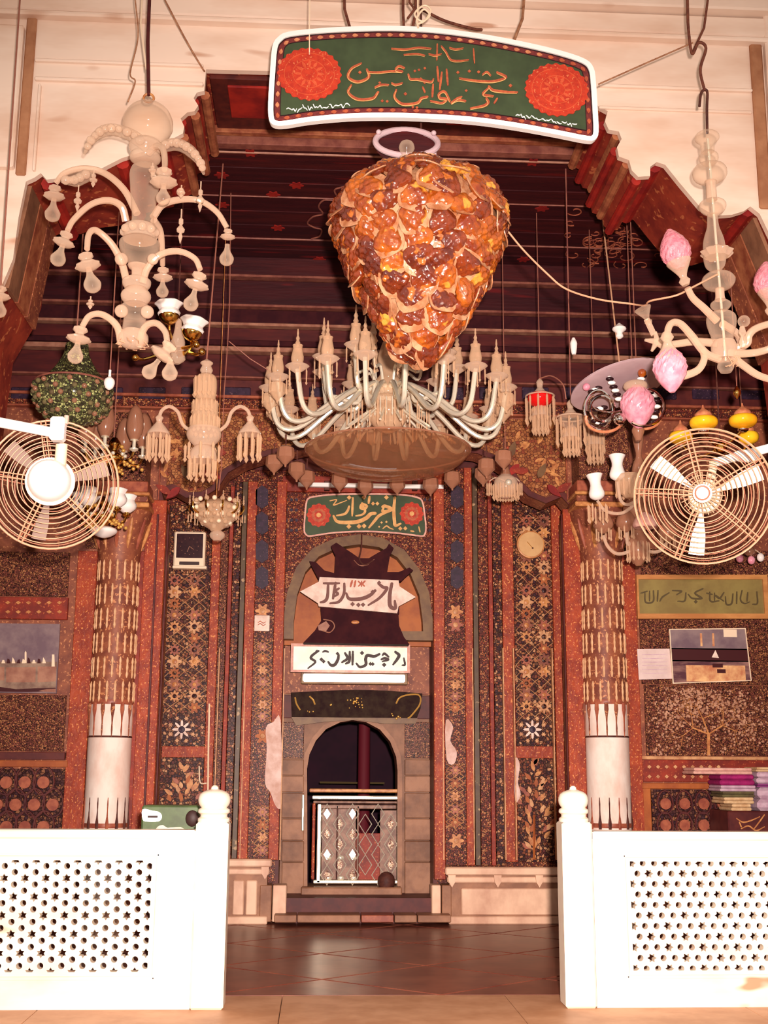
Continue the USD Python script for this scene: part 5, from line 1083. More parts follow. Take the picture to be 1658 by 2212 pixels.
# --- helper for the many smaller lamps
def ringed(parent, c, r, l, n, m='glass_crystal', name='prism', w=.008):
    for k in range(n):
        t = 2 * pi * k / n
        obj(name, lathe([(.002, .0), (w, -.02), (w * .7, -l * .75), (w * 1.4, -l * .86), (.001, -l)], 6).apply_translation(np.array(c) + np.array([r * math.cos(t), r * math.sin(t), 0])), m, parent)
# two-armed crystal pendant at left
Y5 = 8.6; s = S(442, 900, Y5)
c5 = thing('crystal_pendant', 'tapering crystal pendant lamp with two curved arms ending in fringed drops', 'chandelier', P(442, 900, Y5))
for nm, pr, m in (('cap', [(776, 2), (784, 14), (790, 10), (800, 14), (808, 10)], 'glass_milk'), ('upper_body', [(808, 12), (816, 22), (840, 24), (858, 22), (866, 24)], 'glass_crystal'), ('middle_body', [(866, 22), (876, 28), (900, 29), (922, 32), (930, 34)], 'glass_crystal'), ('bowl', [(926, 34), (938, 38), (950, 34), (960, 24), (964, 20)], 'glass_milk'), ('tassel_cup', [(962, 16), (972, 26), (986, 30), (996, 30)], 'glass_milk')):
    obj(nm, px_lathe(pr, 446 - (pr[0][0] - 776) * .04, Y5, 18), m, c5)
for y, r, l, n in ((814, 22, 48, 12), (866, 26, 30, 14), (900, 30, 40, 16), (990, 28, 48, 12), (960, 36, 40, 8)):
    c = P(443 if y < 960 else 437, y, Y5); ringed(c5, c, r * s, l * s, n, w=.012)
for sx in (-1, 1):
    pts = [(442 + sx * 30, 932), (442 + sx * 48, 916), (442 + sx * 58, 890), (442 + sx * 76, 878), (442 + sx * 92, 886), (442 + sx * 98, 900)]
    a_ = obj('arm', tube(path(pts, Y5, 0), 4 * s, 8), 'glass_milk', c5)
    e = P(442 + sx * 98, 905, Y5)
    obj('candle_cup', lathe(smooth_prof([(.012, .03), (.03, .01), (.02, -.02), (.05, -.06), (.08, -.10), (.085, -.12)], 2), 14).apply_translation(e), 'glass_milk', a_); ringed(a_, e + np.array([0, 0, -.12]), .08, .20, 10, w=.012)
rod('suspension_rod', 'thin rod from the ceiling down to the two-armed crystal pendant', 446, 780, Y5, ZC, .006, 'wire_dim', [P(474, 342, Y5)[0], Y5 + .3, ZC])
Y6w = 9.4
lone('guy_wire', tube([[P(498, 430, Y6w)[0], Y6w, ZC], P(496, 640, Y6w), P(492, 735, Y6w), P(484, 850, Y6w), P(478, 1010, Y6w), P(472, 1060, Y6w)], .004, 5), 'wire_dim', 'thin vertical wire beside the two-armed pendant, carrying the small gilt basket', 'wire')
lone('guy_wire', tube([P(494, 737, Y5 + .5), P(540, 775, Y5 + .6), P(590, 806, Y4 - .1)], .0045, 5), 'wire_dim', 'thin wire slanting down right to the great crystal chandelier', 'wire')
# small crystal basket above the square clock
Y6 = 10.2; s = S(465, 1110, Y6)
c6 = thing('crystal_basket_lamp', 'small crystal basket chandelier hanging above the square clock', 'chandelier', P(468, 1110, Y6))
obj('basket', px_lathe([(1080, 20), (1092, 42), (1104, 46), (1120, 42), (1134, 30), (1142, 16), (1148, 10)], 467, Y6, 20), 'glass_crystal', c6)
obj('ball', px_lathe([(1146, 8), (1152, 16), (1160, 16), (1168, 8)], 469, Y6, 14), 'glass_milk', c6)
for i, (y, r, n) in enumerate(((1084, 44, 16), (1100, 46, 18), (1116, 42, 16), (1130, 30, 12))):
    for k in range(n):
        t = 2 * pi * (k + i * .5) / n; obj('crystal_bead', ball(P(467, y, Y6) + r * s * np.array([math.cos(t), math.sin(t), 0]), 5.5 * s, 1), 'glass_crystal' if k % 2 else 'cream', c6)
for k in range(10):
    t = 2 * pi * k / 10; a_ = obj('arm', tube(spl([P(467, 1112, Y6) + r * s * np.array([math.cos(t), math.sin(t), 0]) + np.array([0, 0, z * s]) for r, z in ((30, 0), (48, 0), (58, 10), (58, 22))], 3), 2.2 * s, 6), 'brass', c6); spire(a_, P(467, 1112, Y6) + 58 * s * np.array([math.cos(t), math.sin(t), 0]) + np.array([0, 0, 20 * s]), .09)
    ringed(a_, P(467, 1112, Y6) + 58 * s * np.array([math.cos(t), math.sin(t), 0]), .015, .07, 3, w=.006)
lone('suspension_rod', tube([P(467, 1084, Y6), [P(467, 1084, Y6)[0], Y6, ZC]], .004, 6), 'gold_paint', 'gilt rod above the small crystal basket chandelier', 'rod')
# small crystal spray at right of the great chandelier
Y7 = 10.0; s = S(1088, 1050, Y7)
c7 = thing('crystal_spray_lamp', 'small crystal spray lamp with a slender neck, right of the great chandelier', 'chandelier', P(1090, 1040, Y7))
obj('neck', px_lathe([(968, 3), (984, 6), (1000, 5), (1016, 9), (1026, 12)], 1091, Y7, 14), 'glass_smoke', c7); obj('body', px_lathe([(1026, 12), (1036, 24), (1050, 26), (1064, 22), (1076, 8)], 1092, Y7, 16), 'glass_milk', c7)
for k in range(12):
    t = 2 * pi * k / 12; ringed(c7, P(1092, 1046, Y7) + 24 * s * np.array([math.cos(t), math.sin(t), 0]), .012, .14, 2, w=.010)
for sx in (-36, 30): 
    a_ = obj('arm', tube(path([(1092, 1040), (1092 + sx * .6, 1032), (1092 + sx, 1040)], Y7), .006, 6), 'glass_milk', c7); ringed(a_, P(1092 + sx, 1042, Y7), .018, .12, 4, w=.008)
obj('glint', ball(P(1098, 1042, Y7 - .12), .03, 1), 'silver', c7)
rod('suspension_rod', 'thin rod above the small crystal spray lamp', 1091, 970, Y7, ZC, .004, 'wire_dim')
# --- white and gilt tulip lamp under the left glass chandelier
Y8 = 8.75; s = S(380, 720, Y8)
c8 = thing('tulip_lamp', 'brass-armed lamp with white ruffled tulip shades under the left glass chandelier', 'lamp', P(385, 720, Y8))
obj('column', px_lathe([(690, 6), (720, 10), (740, 16), (760, 14), (776, 18), (786, 6)], 384, Y8, 14), 'glass_milk', c8)
for pts, cx, cy, ti, dd in (([(384, 764), (374, 740), (366, 716), (365, 702)], 365, 690, -.05, -.05), ([(384, 768), (400, 764), (412, 750), (414, 738)], 413, 726, .15, -.1)):
    a_ = obj('arm', tube(path(pts, Y8, dd), 3.2 * s, 7), 'brass', c8); e = P(cx, cy, Y8 + dd)
    obj('gilt_cup', aim(lathe(smooth_prof([(4 * s, -12 * s), (14 * s, -6 * s), (21 * s, 4 * s), (22 * s, 9 * s)], 2), 16), e, (ti, 0, 1)), 'brass', a_); obj('tulip_shade', aim(lathe(smooth_prof([(18 * s, 4 * s), (24 * s, 14 * s), (20 * s, 22 * s), (26 * s, 32 * s), (30 * s, 36 * s), (24 * s, 40 * s), (10 * s, 43 * s)], 2), 24, .05, 6), e, (ti, 0, 1)), 'opal', a_)
for pts in ([(372, 768), (340, 768), (310, 776), (292, 772)], [(382, 762), (408, 762), (424, 766), (436, 760)], [(380, 754), (404, 750), (424, 744)]):
    a_ = obj('arm', tube(path(pts, Y8, -.12), 3.4 * s, 7), 'brass', c8); obj('arm_end', ball(P(*pts[-1], Y8 - .12), 8 * s, 2), 'brass', a_)
rod('suspension_rod', 'slender rod carrying the white tulip lamp', 384, 692, Y8, ZC, .005, 'iron')
# --- green beaded lamp
Y9 = 8.8; s = S(155, 850, Y9)
c9 = thing('green_bead_lamp', 'large green beaded glass basket lamp behind the left fan', 'lamp', P(157, 840, Y9))
obj('shade', px_lathe([(745, 24), (768, 28), (794, 42), (816, 60), (830, 76), (836, 80)], 170 - 6, Y9, 28), 'green_beads', c9); obj('basket', px_lathe([(830, 76), (842, 82), (864, 82), (886, 72), (904, 52), (918, 24), (924, 6)], 157, Y9, 28), 'green_beads', c9)
obj('rim', tube([P(158, 830, Y9) + 80 * s * np.array([math.cos(t), math.sin(t), 0]) for t in np.linspace(0, 2 * pi, 41)[:-1]], .008, 6, True), 'bead', c9)
for i in range(5):
    for k in range(26):
        t = 2 * pi * (k + .5 * (i % 2)) / 26; r = (82, 83, 80, 72, 58)[i]; obj('bead', ball(P(157, 840 + i * 15, Y9) + r * s * np.array([math.cos(t), math.sin(t), 0]), 6 * s, 1), ('green_beads', 'glass_smoke', 'green_cloth')[(k * 2 + i) % 3], c9)
rod('suspension_rod', 'dark rod above the green beaded lamp', 164, 748, Y9, ZC, .006, 'wire_dim')
lone('small_bulb', lathe(smooth_prof([(.010, .10), (.012, .05), (.034, .03), (.04, 0), (.028, -.035), (.006, -.05)], 2), 14).apply_translation(P(236, 828, 8.4)), 'opal', 'tiny white bulb hanging on a wire right of the green lamp', 'bulb')
rod('guy_wire', 'thin wire holding the tiny white bulb', 237, 818, 8.4, ZC, .004, 'wire_dim', None, 'wire')
# --- gilt candle chandelier and gilt white-shade chandelier at left
def gilt(name, label, px, py, Y, R, n, shade, sc, zt):
    s = S(px, py, Y); C = P(px, py, Y); t_ = thing(name, label, 'chandelier', C)
    obj('hub', lathe(smooth_prof([(6, 40), (14, 26), (8, 12), (18, 2), (22, -8), (12, -20), (6, -30), (2, -36)], 3), 16).apply_scale(s * sc).apply_translation(C), 'brass', t_)
    for k in range(n):
        t = 2 * pi * (k + .35) / n; e = lambda r, z: C + s * sc * np.array([r * R * math.cos(t), r * R * math.sin(t), z])
        a_ = obj('arm', tube(spl([e(.2, 0), e(.5, -14), e(.85, -14), e(1, 2)], 5), 2.6 * s * sc, 7), 'brass', t_)
        obj('candle_cup', lathe([(3, 0), (9, 4), (10, 7), (4, 8), (4, 24), (9, 25), (9, 28)], 12).apply_scale(s * sc).apply_translation(e(1, 0)), 'silver' if shade == 'chimney' else 'brass', a_)
        if shade == 'chimney': obj('glass_chimney', lathe(smooth_prof([(9, 26), (17, 44), (18, 66), (12, 92), (2, 104)], 3), 14).apply_scale(s * sc).apply_translation(e(1, 0)), 'glass_smoke', a_)
        else: obj('tulip_shade', lathe(smooth_prof([(8, 10), (18, 18), (20, 28), (15, 38), (20, 48), (16, 50)], 2), 16, .05, 6).apply_scale(s * sc).apply_translation(e(1, 0)), 'opal', a_)
        for j in range(4): obj('gilt_drop', ball(e(.55 + .15 * j, -18 - 6 * (j % 2)), 4.2 * s * sc, 1), 'gold', a_)
    for k in range(16): obj('gilt_bead', ball(C + s * sc * np.array([24 * math.cos(k * .8), 24 * math.sin(k * .8), 20 * math.sin(k * 2.1)]), 4.5 * s * sc, 1), 'gold' if k % 3 else 'silver', t_)
    return t_, s * sc, C
g1, s1, C = gilt('gilt_chandelier', 'gilt candle chandelier with tall smoky glass chimneys below the green lamp', 246, 985, 9.6, 62, 6, 'chimney', 1.0, 0)
rod('suspension_rod', 'thin rod above the gilt candle chandelier', 246, 948, 9.6, ZC, .005, 'wire_dim')
g2, s2, C = gilt('gilt_chandelier', 'gilt chandelier with white ruffled shades and white bowl, right of left fan', 222, 1112, 9.9, 52, 5, 'tulip', 1.0, 0)
obj('white_bowl', px_lathe([(1136, 6), (1142, 26), (1150, 28), (1158, 16), (1162, 4)], 224, 9.9, 20), 'opal', g2)
for k in range(18): obj('gilt_drop', ball(P(178 + 90 * rng.random(), 1098 + 44 * rng.random(), 9.8 + .2 * rng.random()), 4 * s2, 1), 'gold', g2)
rod('suspension_rod', 'thin rod above the gilt chandelier with white shades', 222, 1076, 9.9, ZC, .005, 'wire_dim')

# --- right-hand group of lanterns
def lantern(name, label, px, py, Y, m, W):
    s = S(px, py, Y); C = P(px, py, Y); t_ = thing(name, label, 'lamp', C)
    obj('cap', lathe(smooth_prof([(2, 46), (8, 38), (6, 26), (12, 18), (16, 10)], 2), 14).apply_scale(s).apply_translation(C), 'glass_milk', t_)
    obj('coloured_bowl', lathe(smooth_prof([(W * .55, 14), (W * .9, 10), (W * .95, 0), (W * .8, -10), (W * .4, -18)], 2), 24).apply_scale(s).apply_translation(C), m, t_)
    obj('ring', tube([C + s * np.array([W * 1.1 * math.cos(t), W * 1.1 * math.sin(t), 6]) for t in np.linspace(0, 2 * pi, 33)[:-1]], .007, 6, True), 'glass_milk', t_)
    ringed(t_, C + s * np.array([0, 0, 4]), W * 1.1 * s, 62 * s, 10, w=.010); ringed(t_, C + s * np.array([0, 0, -18]), 16 * s, 62 * s, 12, w=.013)
    obj('tassel_cup', lathe([(10, -14), (18, -30), (20, -40)], 14).apply_scale(s).apply_translation(C), 'glass_milk', t_)
    return t_
lantern('fringed_lantern', 'fringed glass lantern with a bright red bowl', 1166, 862, 9.6, 'red_glass', 28)
rod('suspension_rod', 'thin rod above the red-bowled lantern', 1166, 820, 9.6, ZC, .004, 'wire_dim')
lantern('fringed_lantern', 'fringed clear glass lantern with a chrome rim, right of the red-bowled one', 1232, 908, 9.4, 'glass_clear', 28)
rod('suspension_rod', 'rod from the ceiling with a white bell, above the clear fringed lantern', 1232, 866, 9.4, ZC, .006, 'bead', [P(1221, 352, 8.8)[0], 8.8, ZC])
lantern('fringed_lantern', 'small fringed glass lantern below the curled chrome lamp', 1284, 925, 9.9, 'glass_smoke', 18)
rod('suspension_rod', 'thin rod above the small fringed lantern', 1284, 880, 9.9, ZC, .004, 'wire_dim')
lone('porcelain_bell', lathe(smooth_prof([(.012, .0), (.02, -.02), (.03, -.05), (.022, -.12), (.016, -.14)], 2), 14).apply_translation(P(1238, 730, 9.1)), 'opal', 'small white porcelain bell on the rod above the clear lantern', 'bell')
lone('coiled_wire', tube(spl([P(1164, 818, 9.6), P(1190, 812, 9.5), P(1215, 830, 9.4), P(1222, 862, 9.4)], 5), .006, 6), 'wire_dim', 'curved wire between the red and the clear fringed lanterns', 'wire')
# curled chrome lamp with a pale round plate
Ya = 8.9; s = S(1340, 840, Ya)
ca_ = thing('curled_chrome_lamp', 'lamp with a pale round plate, curled chrome arms and one pink shade', 'lamp', P(1338, 840, Ya))
pl = lathe(smooth_prof([(4, 12), (60, 9), (102, 3), (108, 0), (104, -4), (60, -7), (8, -9)], 2), 40).apply_scale(s)
obj('plate', aim(pl, P(1336, 832, Ya + .08), (-.22, .20, .95)), 'lavender', ca_)
def coil(cx, cy, rx, ry, t0, t1, d, m='chrome', r=.012, n=40):
    obj('curled_arm', tube([P(cx + rx * math.cos(t), cy + ry * math.sin(t), Ya - .12 + d * (t - t0) / (t1 - t0)) for t in np.linspace(t0, t1, n)], r, 8), m, ca_)
coil(1292, 885, 30, 42, -.6, 5.6, -.15); coil(1300, 882, 26, 28, 0, 6.2, -.25); coil(1390, 880, 44, 40, -1.9, 2.2, -.2); coil(1305, 905, 40, 28, .2, 3.4, -.1, 'peach'); coil(1392, 900, 34, 26, -.4, 2.2, -.1, 'peach'); coil(1318, 868, 46, 22, .6, 3.8, -.2, 'chrome', .007)
def stripes(pts, n):
    q = spl(pts, 12)
    for k in range(n):
        c = P(*q[int(k * (len(q) - 1) / max(n - 1, 1))], Ya - .14)
        obj('striped_bead', ball(c, .024, 2, (1.3, .9, .7)), 'black_paint' if k % 2 == 0 else 'white_enamel', ca_)
stripes([(1308, 802), (1318, 822), (1328, 842), (1336, 862)], 8); stripes([(1296, 800), (1300, 808)], 2); stripes([(1278, 846), (1292, 838)], 3); stripes([(1412, 842), (1418, 866), (1416, 890), (1408, 912)], 7); stripes([(1286, 885), (1304, 880)], 3); stripes([(1284, 910), (1300, 915)], 3); stripes([(1380, 825), (1388, 812)], 3)
bumpy(P(1374, 834, Ya - .26), 40 * s, 92 * s, (.03, 0, -1), 'pink_petal', ca_, amp=.07)
obj('shade_gallery', px_lathe([(822, 10), (828, 24), (836, 26), (842, 20)], 1372, Ya - .26, 18), 'glass_milk', ca_); obj('shade_tip', px_lathe([(920, 10), (930, 14), (942, 10), (952, 6)], 1378, Ya - .2, 14), 'glass_smoke', ca_)
obj('glowing_knob', ball(P(1386, 806, Ya - .15), .034, 2), 'amber', ca_); obj('pink_knob', ball(P(1266, 836, Ya - .12), .03, 2), 'pink_petal', ca_); obj('hub_ball', ball(P(1338, 905, Ya - .2), .05, 2), 'chrome', ca_)
rod('suspension_rod', 'pale rod with a porcelain knob above the curled chrome lamp', 1338, 790, Ya, ZC, .007, 'wire', [P(1331, 474, Ya)[0], Ya + .5, ZC])
lone('porcelain_ornament', lathe(smooth_prof([(.01, .06), (.02, .05), (.055, .02), (.05, 0), (.025, -.02), (.03, -.04), (.03, -.055), (.01, -.07)], 2), 18).apply_translation(P(1337, 714, Ya + .08)), 'opal', 'white porcelain knob on the pale rod above the curled chrome lamp', 'knob')
# yellow globe lamp
Yy = 8.6; s = S(1550, 915, Yy)
yl = thing('yellow_globe_lamp', 'lamp with four bright yellow glass globes behind the right fan', 'lamp', P(1555, 915, Yy))
for cx, cy, r, d in ((1519, 912, 30, -.1), (1604, 908, 30, -.1), (1470, 944, 26, .2), (1616, 944, 22, .2)):
    g_ = obj('yellow_globe', lathe(smooth_prof([(r * .4, 12), (r * .85, 9), (r, 0), (r * .85, -10), (r * .4, -15)], 3), 24).apply_scale(s).apply_translation(P(cx, cy, Yy + d)), 'yellow_glass', yl)
    obj('globe_cap', lathe(smooth_prof([(1.5, 38), (4, 30), (r * .55, 20), (r * .62, 12), (r * .4, 9)], 2), 18).apply_scale(s).apply_translation(P(cx, cy, Yy + d)), 'peach', g_); obj('globe_base', ball(P(cx, cy + 20, Yy + d), 12 * s, 2, (1, 1, .5)), 'chrome', g_)
    obj('arm', tube([P(cx, cy + 20, Yy + d), P((cx + 1555) / 2, cy + 44, Yy + d / 2), P(1555, 968, Yy)], .010, 7), 'brass', yl)
obj('hub', ball(P(1555, 968, Yy), .05, 2), 'brass', yl)
rod('suspension_rod', 'dark rod carrying the yellow globe lamp', 1555, 968, Yy, ZC, .006, 'iron')
lone('glass_drop', lathe([(.004, .05), (.03, .01), (.03, -.01), (.004, -.05)], 10).apply_translation(P(1591, 848, 8.4)), 'brass', 'small brass bead hanging above the right-hand yellow globe', 'bead')
rod('guy_wire', 'thin wire of the small brass bead', 1591, 843, 8.4, ZC, .004, 'wire_dim', None, 'wire')
# chandelier with milk-white tulips and its lower crystal neighbour
Yt = 9.3; s = S(1340, 1040, Yt)
tc = thing('white_tulip_chandelier', 'crystal chandelier with two milk-white tulip glasses, left of the right fan', 'chandelier', P(1340, 1040, Yt))
def tul(cx, cy, d, parent):
    dr = P(cx + d * 20, cy - 50, Yt) - P(cx, cy, Yt)
    obj('tulip_glass', aim(lathe(smooth_prof([(6, -2), (15, 4), (17, 14), (12, 30), (13, 42), (18, 54), (14, 55)], 2), 20).apply_scale(s), P(cx, cy, Yt), dr), 'opal', parent)
for pts, q in (([(1380, 1078), (1356, 1090), (1340, 1080), (1333, 1040)], (1333, 1036, -.05)), ([(1378, 1082), (1344, 1108), (1308, 1104), (1290, 1082)], (1290, 1078, -.35))):
    a_ = obj('arm', tube(path(pts, Yt, -.1), 3.6 * s, 7), 'glass_milk', tc); tul(*q, a_)
obj('stem', px_lathe([(925, 8), (945, 12), (965, 9), (985, 6), (1005, 14), (1030, 16), (1050, 8)], 1379, Yt, 16), 'glass_smoke', tc)
obj('bowl', px_lathe([(1026, 26), (1034, 30), (1050, 26), (1066, 18), (1076, 8)], 1358, Yt, 20), 'glass_crystal', tc); ringed(tc, P(1358, 1036, Yt), 28 * s, 40 * s, 14, w=.010); ringed(tc, P(1290, 1090, Yt - .1), 20 * s, 40 * s, 8, w=.009)
rod('suspension_rod', 'rod above the chandelier with milk-white tulips', 1379, 928, Yt, ZC, .005, 'wire_dim')
lc = thing('drooping_crystal_chandelier', 'dim crystal chandelier with drooping arms below the milk-white tulips', 'chandelier', P(1372, 1150, Yt + .3))
Yu = Yt + .3
obj('body', px_lathe([(1070, 10), (1090, 26), (1110, 28), (1128, 18), (1150, 14), (1168, 22), (1190, 24), (1206, 18), (1222, 6)], 1376, Yu, 20), 'glass_smoke', lc)
for pts, e in (([(1372, 1168), (1360, 1190), (1332, 1196), (1312, 1180), (1302, 1156)], (1303, 1140)), ([(1384, 1168), (1400, 1190), (1424, 1190), (1440, 1172)], (1442, 1158)), ([(1370, 1160), (1356, 1176), (1352, 1150)], (1352, 1136))):
    a_ = obj('arm', tube(path(pts, Yu, -.1), 4 * s, 7), 'glass_milk', lc); obj('shade', lathe(smooth_prof([(6, -12), (20, 0), (22, 12), (14, 28), (6, 34)], 2), 16, .04, 7).apply_scale(s).apply_translation(P(*e, Yu - .1)), 'glass_smoke', a_)
    ringed(a_, P(*e, Yu - .1), 16 * s, 30 * s, 6, w=.008)
obj('pink_shade', px_lathe([(1108, 8), (1120, 20), (1134, 26), (1140, 24)], 1392, Yu - .2, 20, 3, ruf=.05, lobes=8), 'pink_cloth', lc); ringed(lc, P(1377, 1172, Yu), 24 * s, 44 * s, 14, w=.010)
rod('suspension_rod', 'rod above the dim drooping crystal chandelier', 1376, 1074, Yu, ZC, .005, 'wire_dim')

# --- caged fans
def fan(label, C, ax, R, back, blade_t, arm):
    t_ = thing('caged_fan', label, 'fan', C, 'caged wall fans')
    ax = np.array(ax, float) / np.linalg.norm(ax); u_ = np.cross([0, 0, 1.0], ax); u_ /= np.linalg.norm(u_); v_ = np.cross(ax, u_)
    pt = lambda r, t, d: np.array(C) + u_ * r * math.cos(t) + v_ * r * math.sin(t) + ax * d
    prof_ = lambda r: .10 * (1 - (r / R) ** 3)
    for sd in (1, -1):
        rs = np.linspace(.2, 1, 12) if sd == 1 else np.linspace(.3, .95, 8)
        for r in rs:
            obj('guard_ring', tube([pt(r * R, t, sd * prof_(r * R)) for t in np.linspace(0, 2 * pi, 49)[:-1]], .0034 if r < .99 else .007, 5, True), 'fan_wire' if sd == 1 else 'fan_wire_b', t_)
        for k in range(5):
            for o in (-.07, .07):
                obj('guard_spoke', tube([pt(r, 2 * pi * k / 5 + .5 + o * R / max(r, .1) * .5, sd * (prof_(r) + .004)) for r in np.linspace(.15 * R, R, 8)], .0042, 5), 'fan_wire' if sd == 1 else 'fan_wire_b', t_)
    for k in range(3):
        t = blade_t + 2 * pi * k / 3
        g = []
        for i, r in enumerate(np.linspace(.18, .88, 8)):
            w = .34 - .10 * abs(i - 4) / 4
            for j in (-1, -.5, 0, .5, 1): g.append(pt(r * R, t + j * w * .5, .02 * j))
        g = np.array(g); F = []
        for i in range(7):
            for j in range(4): a_ = i * 5 + j; F += [[a_, a_ + 1, a_ + 6], [a_, a_ + 6, a_ + 5]]
        n_ = len(g); F2 = [[n_ + a_, n_ + c_, n_ + b_] for a_, b_, c_ in F]; rim = list(range(5)) + [9, 14, 19, 24, 29, 34, 39] + [38, 37, 36, 35] + [30, 25, 20, 15, 10, 5]
        F3 = [x for a_, b_ in zip(rim, rim[1:] + rim[:1]) for x in ([a_, n_ + a_, n_ + b_], [a_, n_ + b_, b_])]
        obj('blade', trimesh.Trimesh(np.vstack([g, g - ax * .006]), F + F2 + F3, process=False), 'fan_grey' if back else 'fan_white', t_)
    if back:
        obj('motor', aim(lathe(smooth_prof([(.10, -.02), (.118, .04), (.12, .10), (.10, .17), (.06, .205), (.01, .215)], 3), 26), np.array(C) + ax * .06, ax), 'fan_white', t_)
        obj('motor_flange', aim(lathe([(.115, 0), (.14, .01), (.14, .025), (.115, .03)], 26), np.array(C) + ax * .085, ax), 'cream', t_)
    else:
        obj('hub_cap', aim(lathe(smooth_prof([(.055, 0), (.056, .02), (.035, .032), (.02, .034), (.004, .04)], 2), 22), np.array(C) + ax * .10, ax), 'fan_white', t_); obj('hub_ring', tube([pt(.04, t, .138) for t in np.linspace(0, 2 * pi, 21)[:-1]], .005, 6, True), 'fan_wire_b', t_)
        obj('motor', aim(lathe(smooth_prof([(.09, 0), (.10, .06), (.08, .14), (.03, .17)], 2), 22), np.array(C) - ax * .05, -ax), 'cream', t_)
        for k in range(26): obj('hub_spoke', tube([pt(.05, 2 * pi * k / 26, .12), pt(.2 * R + .05, 2 * pi * k / 26 + .1, .10)], .003, 4), 'fan_wire', t_)
    return t_
Yw = 6.9
CL = P(112, 1046, Yw)
f1 = fan('caged fan seen from behind with a round white motor, at the left edge', CL, (.12, -1, -.08), 140 * S(112, 1046, Yw), True, -1.75, None)
a0, a1 = P(-160, 882, Yw - .12), P(134, 938, Yw - .12)
obj('bracket_arm', tube([a0, a1], .030, 12), 'fan_white', f1); obj('bracket_block', cbx(P(120, 940, Yw)[0], P(151, 940, Yw)[0], Yw - .17, Yw - .09, P(136, 966, Yw)[2], P(136, 916, Yw)[2], .012), 'fan_white', f1)
obj('bracket_neck', tube([P(133, 962, Yw - .13), P(130, 1006, Yw - .14)], .034, 12), 'cream', f1); obj('thumb_screw', tube([P(142, 916, Yw - .13), P(144, 898, Yw - .13)], .014, 8), 'pink_cloth', f1)
obj('wall_plate', bx(a0[0] - .06, a0[0], Yw - .3, Yw + .1, a0[2] - .2, a0[2] + .2), 'cream', f1)
CR = P(1519, 1071, Yw)
f2 = fan('caged fan facing out with pale blades on a white arm, at the right edge', CR, (-.38, -1, -.10), 147 * S(1519, 1071, Yw), False, .35, None)
obj('bracket_arm', tube([P(1540, 1000, Yw + .22), P(1660, 968, Yw + .2), P(1900, 920, Yw + .2)], .028, 12), 'fan_white', f2); obj('bracket_neck', tube([P(1540, 1000, Yw + .22), P(1532, 1060, Yw + .14)], .026, 10), 'cream', f2)
pr_ = P(1900, 920, Yw + .2); obj('wall_plate', bx(pr_[0] - .10, pr_[0] + .10, Yw + .17, AF - .002, pr_[2] - .18, pr_[2] + .18), 'cream', f2)
obj('bracket_joint', ball(P(1610, 985, Yw + .16), .05, 2, (1.8, 1, .8)), 'fan_white', f2)
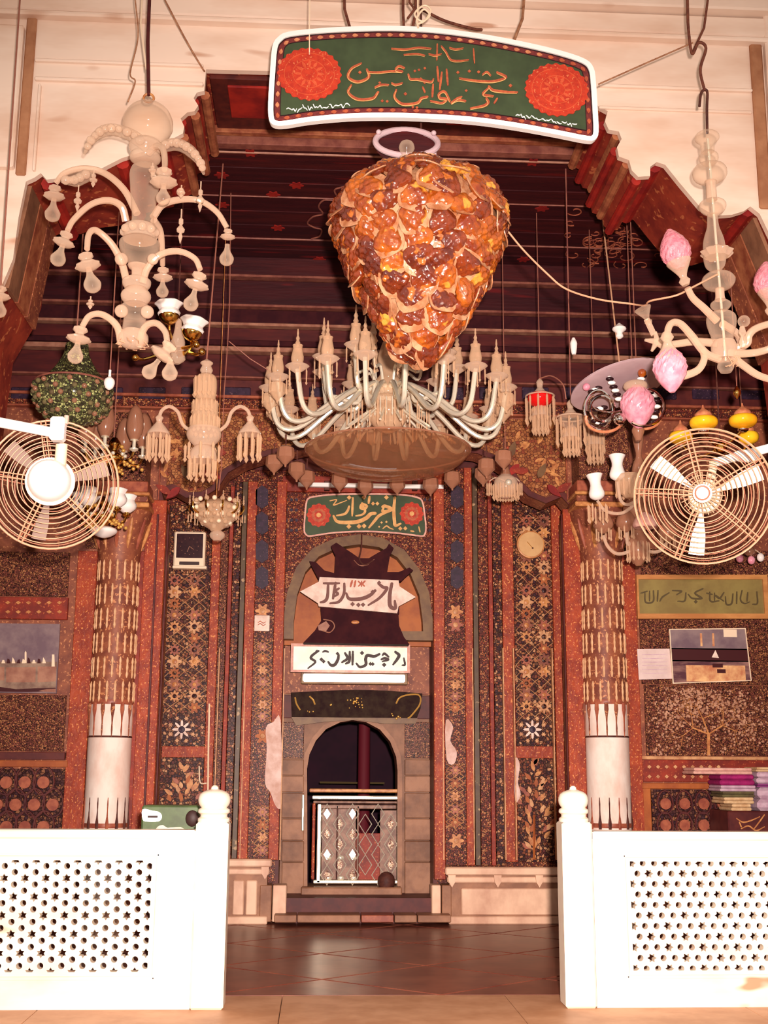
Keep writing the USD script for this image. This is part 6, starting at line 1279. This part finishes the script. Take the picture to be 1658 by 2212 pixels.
# --- columns
def column(x, label):
    yc = FA - .10; X = P(x, 1450, yc)[0]; s = S(x, 1450, yc); r = 46 * s
    t_ = thing('column', label, 'column', (X, yc, 0), 'marble columns with painted shafts')
    z = lambda y: P(x, y, yc)[2]; at = lambda m: m.apply_translation([X, yc, 0])
    obj('base', at(lathe(smooth_prof([(r * 1.35, 0), (r * 1.35, .12), (r * 1.1, .16), (r * 1.2, .22), (r, .28)], 2), 24)), 'marble_worn', t_)
    obj('lower_shaft', at(lathe([(r, .27), (r * 1.0, z(1560)), (r * .99, z(1520))], 28)), 'column_marble', t_)
    obj('upper_shaft', at(lathe([(r * .995, z(1522)), (r * .94, z(1215))], 28)), 'brown_wall', t_)
    ring_n = 17
    for i, y in enumerate((1236, 1288, 1340, 1392, 1444, 1496)):
        for k in range(ring_n):
            t = 2 * pi * (k + .5 * (i % 2)) / ring_n; rr = r * (.945 + .05 * i / 5)
            m = lathe(smooth_prof([(1.2, 22), (3.3, 14), (2.0, 8), (3.0, 0), (2.0, -8), (3.3, -14), (1.2, -22)], 1), 6).apply_scale(s); m.vertices[:, 2] += z(y)
            obj('inlaid_spindle', m.apply_translation([X + rr * math.cos(t), yc + rr * math.sin(t), 0]), 'spindle', t_)
    for k in range(14):                               # brown leaf points over the white marble, above and below
        t = 2 * pi * k / 14
        for ya_, yb_, m, w in ((1520, 1592, 'brown_wall', 4.2), (1790, 1722, 'iron', 3.2)):
            l = [X + r * 1.004 * math.cos(t), yc + r * 1.004 * math.sin(t)]
            q = tube([[*l, z(ya_ + (yb_ - ya_) * u)] for u in np.linspace(0, 1, 6)], [w * s * (1 - u * .8) * (1 + .4 * math.sin(9 * u)) for u in np.linspace(0, 1, 6)], 6)
            obj('painted_leaf_point', q, m if (k + (ya_ > 1600)) % 3 else 'terracotta', t_)
    for y, w in ((1518, 5), (1592, 2), (1782, 5)):
        obj('painted_band', at(lathe([(r * 1.0, z(y + w)), (r * 1.02, z(y)), (r * 1.0, z(y - w))], 28)), 'iron' if y == 1592 else 'terracotta', t_)
    obj('capital_bell', at(lathe(smooth_prof([(r * .95, z(1218)), (r * .98, z(1205)), (r * 1.1, z(1170)), (r * 1.35, z(1130)), (r * 1.45, z(1108))], 3), 28)), 'brown_wall', t_)
    for k in range(12):
        t = 2 * pi * k / 12
        q = tube([[X + rr * r * math.cos(t), yc + rr * r * math.sin(t), z(y)] for rr, y in ((1.0, 1190), (1.1, 1172), (1.28, 1148), (1.42, 1128))], [2 * s, 5 * s, 5 * s, 2 * s], 7)
        obj('capital_leaf', q, 'terracotta' if k % 2 else 'gold_paint', t_)
    for y0, y1, w, m in ((1108, 1098, 1.5, 'gold_paint'), (1097, 1084, 1.42, 'brown_wall'), (1083, 1076, 1.5, 'gold_paint'), (1075, 1052, 1.38, 'terracotta'), (1051, 905, 1.22, 'mosaic_brown')):
        obj('abacus', cbx(X - r * w, X + r * w, yc - r * w, FA + .02, z(y0), z(y1), .008), m, t_)
    return t_
column(245, 'marble column with brown painted shaft and pale spindles, left of the doorway')
column(1306, 'marble column with brown painted shaft and pale spindles, right of the doorway')
# a white cord and pulley on the left panel, and a wick lamp behind the left finial
pc_ = thing('pull_cord', 'white pull cord with a looped end hanging behind the left balustrade finial', 'cord', P(450, 1520, FY - .1))
obj('long_strand', tube(spl([P(452, 1520, FY - .1), P(450, 1620, FY - .1), P(449, 1700, FY - .12), P(447, 1770, FY - .12)], 4), .009, 6), 'cream', pc_)
obj('loop', tube(spl([P(430, 1655, FY - .1), P(432, 1690, FY - .12), P(446, 1692, FY - .13)], 4), .007, 6), 'cream', pc_)

# two small lamps at the picture's edges
el = thing('edge_bulb_lamp', 'clear bulb in a glass cup at the left edge beside the white pillar', 'lamp', P(2, 640, 7.2)); s = S(2, 640, 7.2)
cup(el, P(1, 628, 7.2), 20 * s); bulb(el, P(1, 642, 7.2), 15 * s); obj('hanging_rod', tube([P(1, 624, 7.2), [P(1, 500, 7.2)[0], 7.2, ZE]], .006, 6), 'wire_dim', el)
tb = thing('small_bulb_cluster', 'small cluster of pinkish bulbs hanging right below the right fan', 'lamp', P(1616, 1206, 10.4)); s = S(1616, 1206, 10.4)
obj('hub', px_lathe([(1176, 3), (1186, 10), (1194, 12), (1200, 6)], 1618, 10.4, 14), 'glass_smoke', tb); obj('hanging_rod', tube([P(1618, 1178, 10.4), [P(1618, 1178, 10.4)[0], 10.4, ZC]], .005, 6), 'wire_dim', tb)
for cx, cy in ((1597, 1206), (1622, 1210), (1642, 1204)):
    a_ = obj('arm', tube(path([(1618, 1190), ((cx + 1618) / 2, 1188), (cx, cy - 8)], 10.4), .006, 6), 'glass_milk', tb); obj('bulb', ball(P(cx, cy, 10.4), 8 * s, 2, (1, 1, 1.2)), 'pink_petal' if cx < 1630 else 'opal', a_)
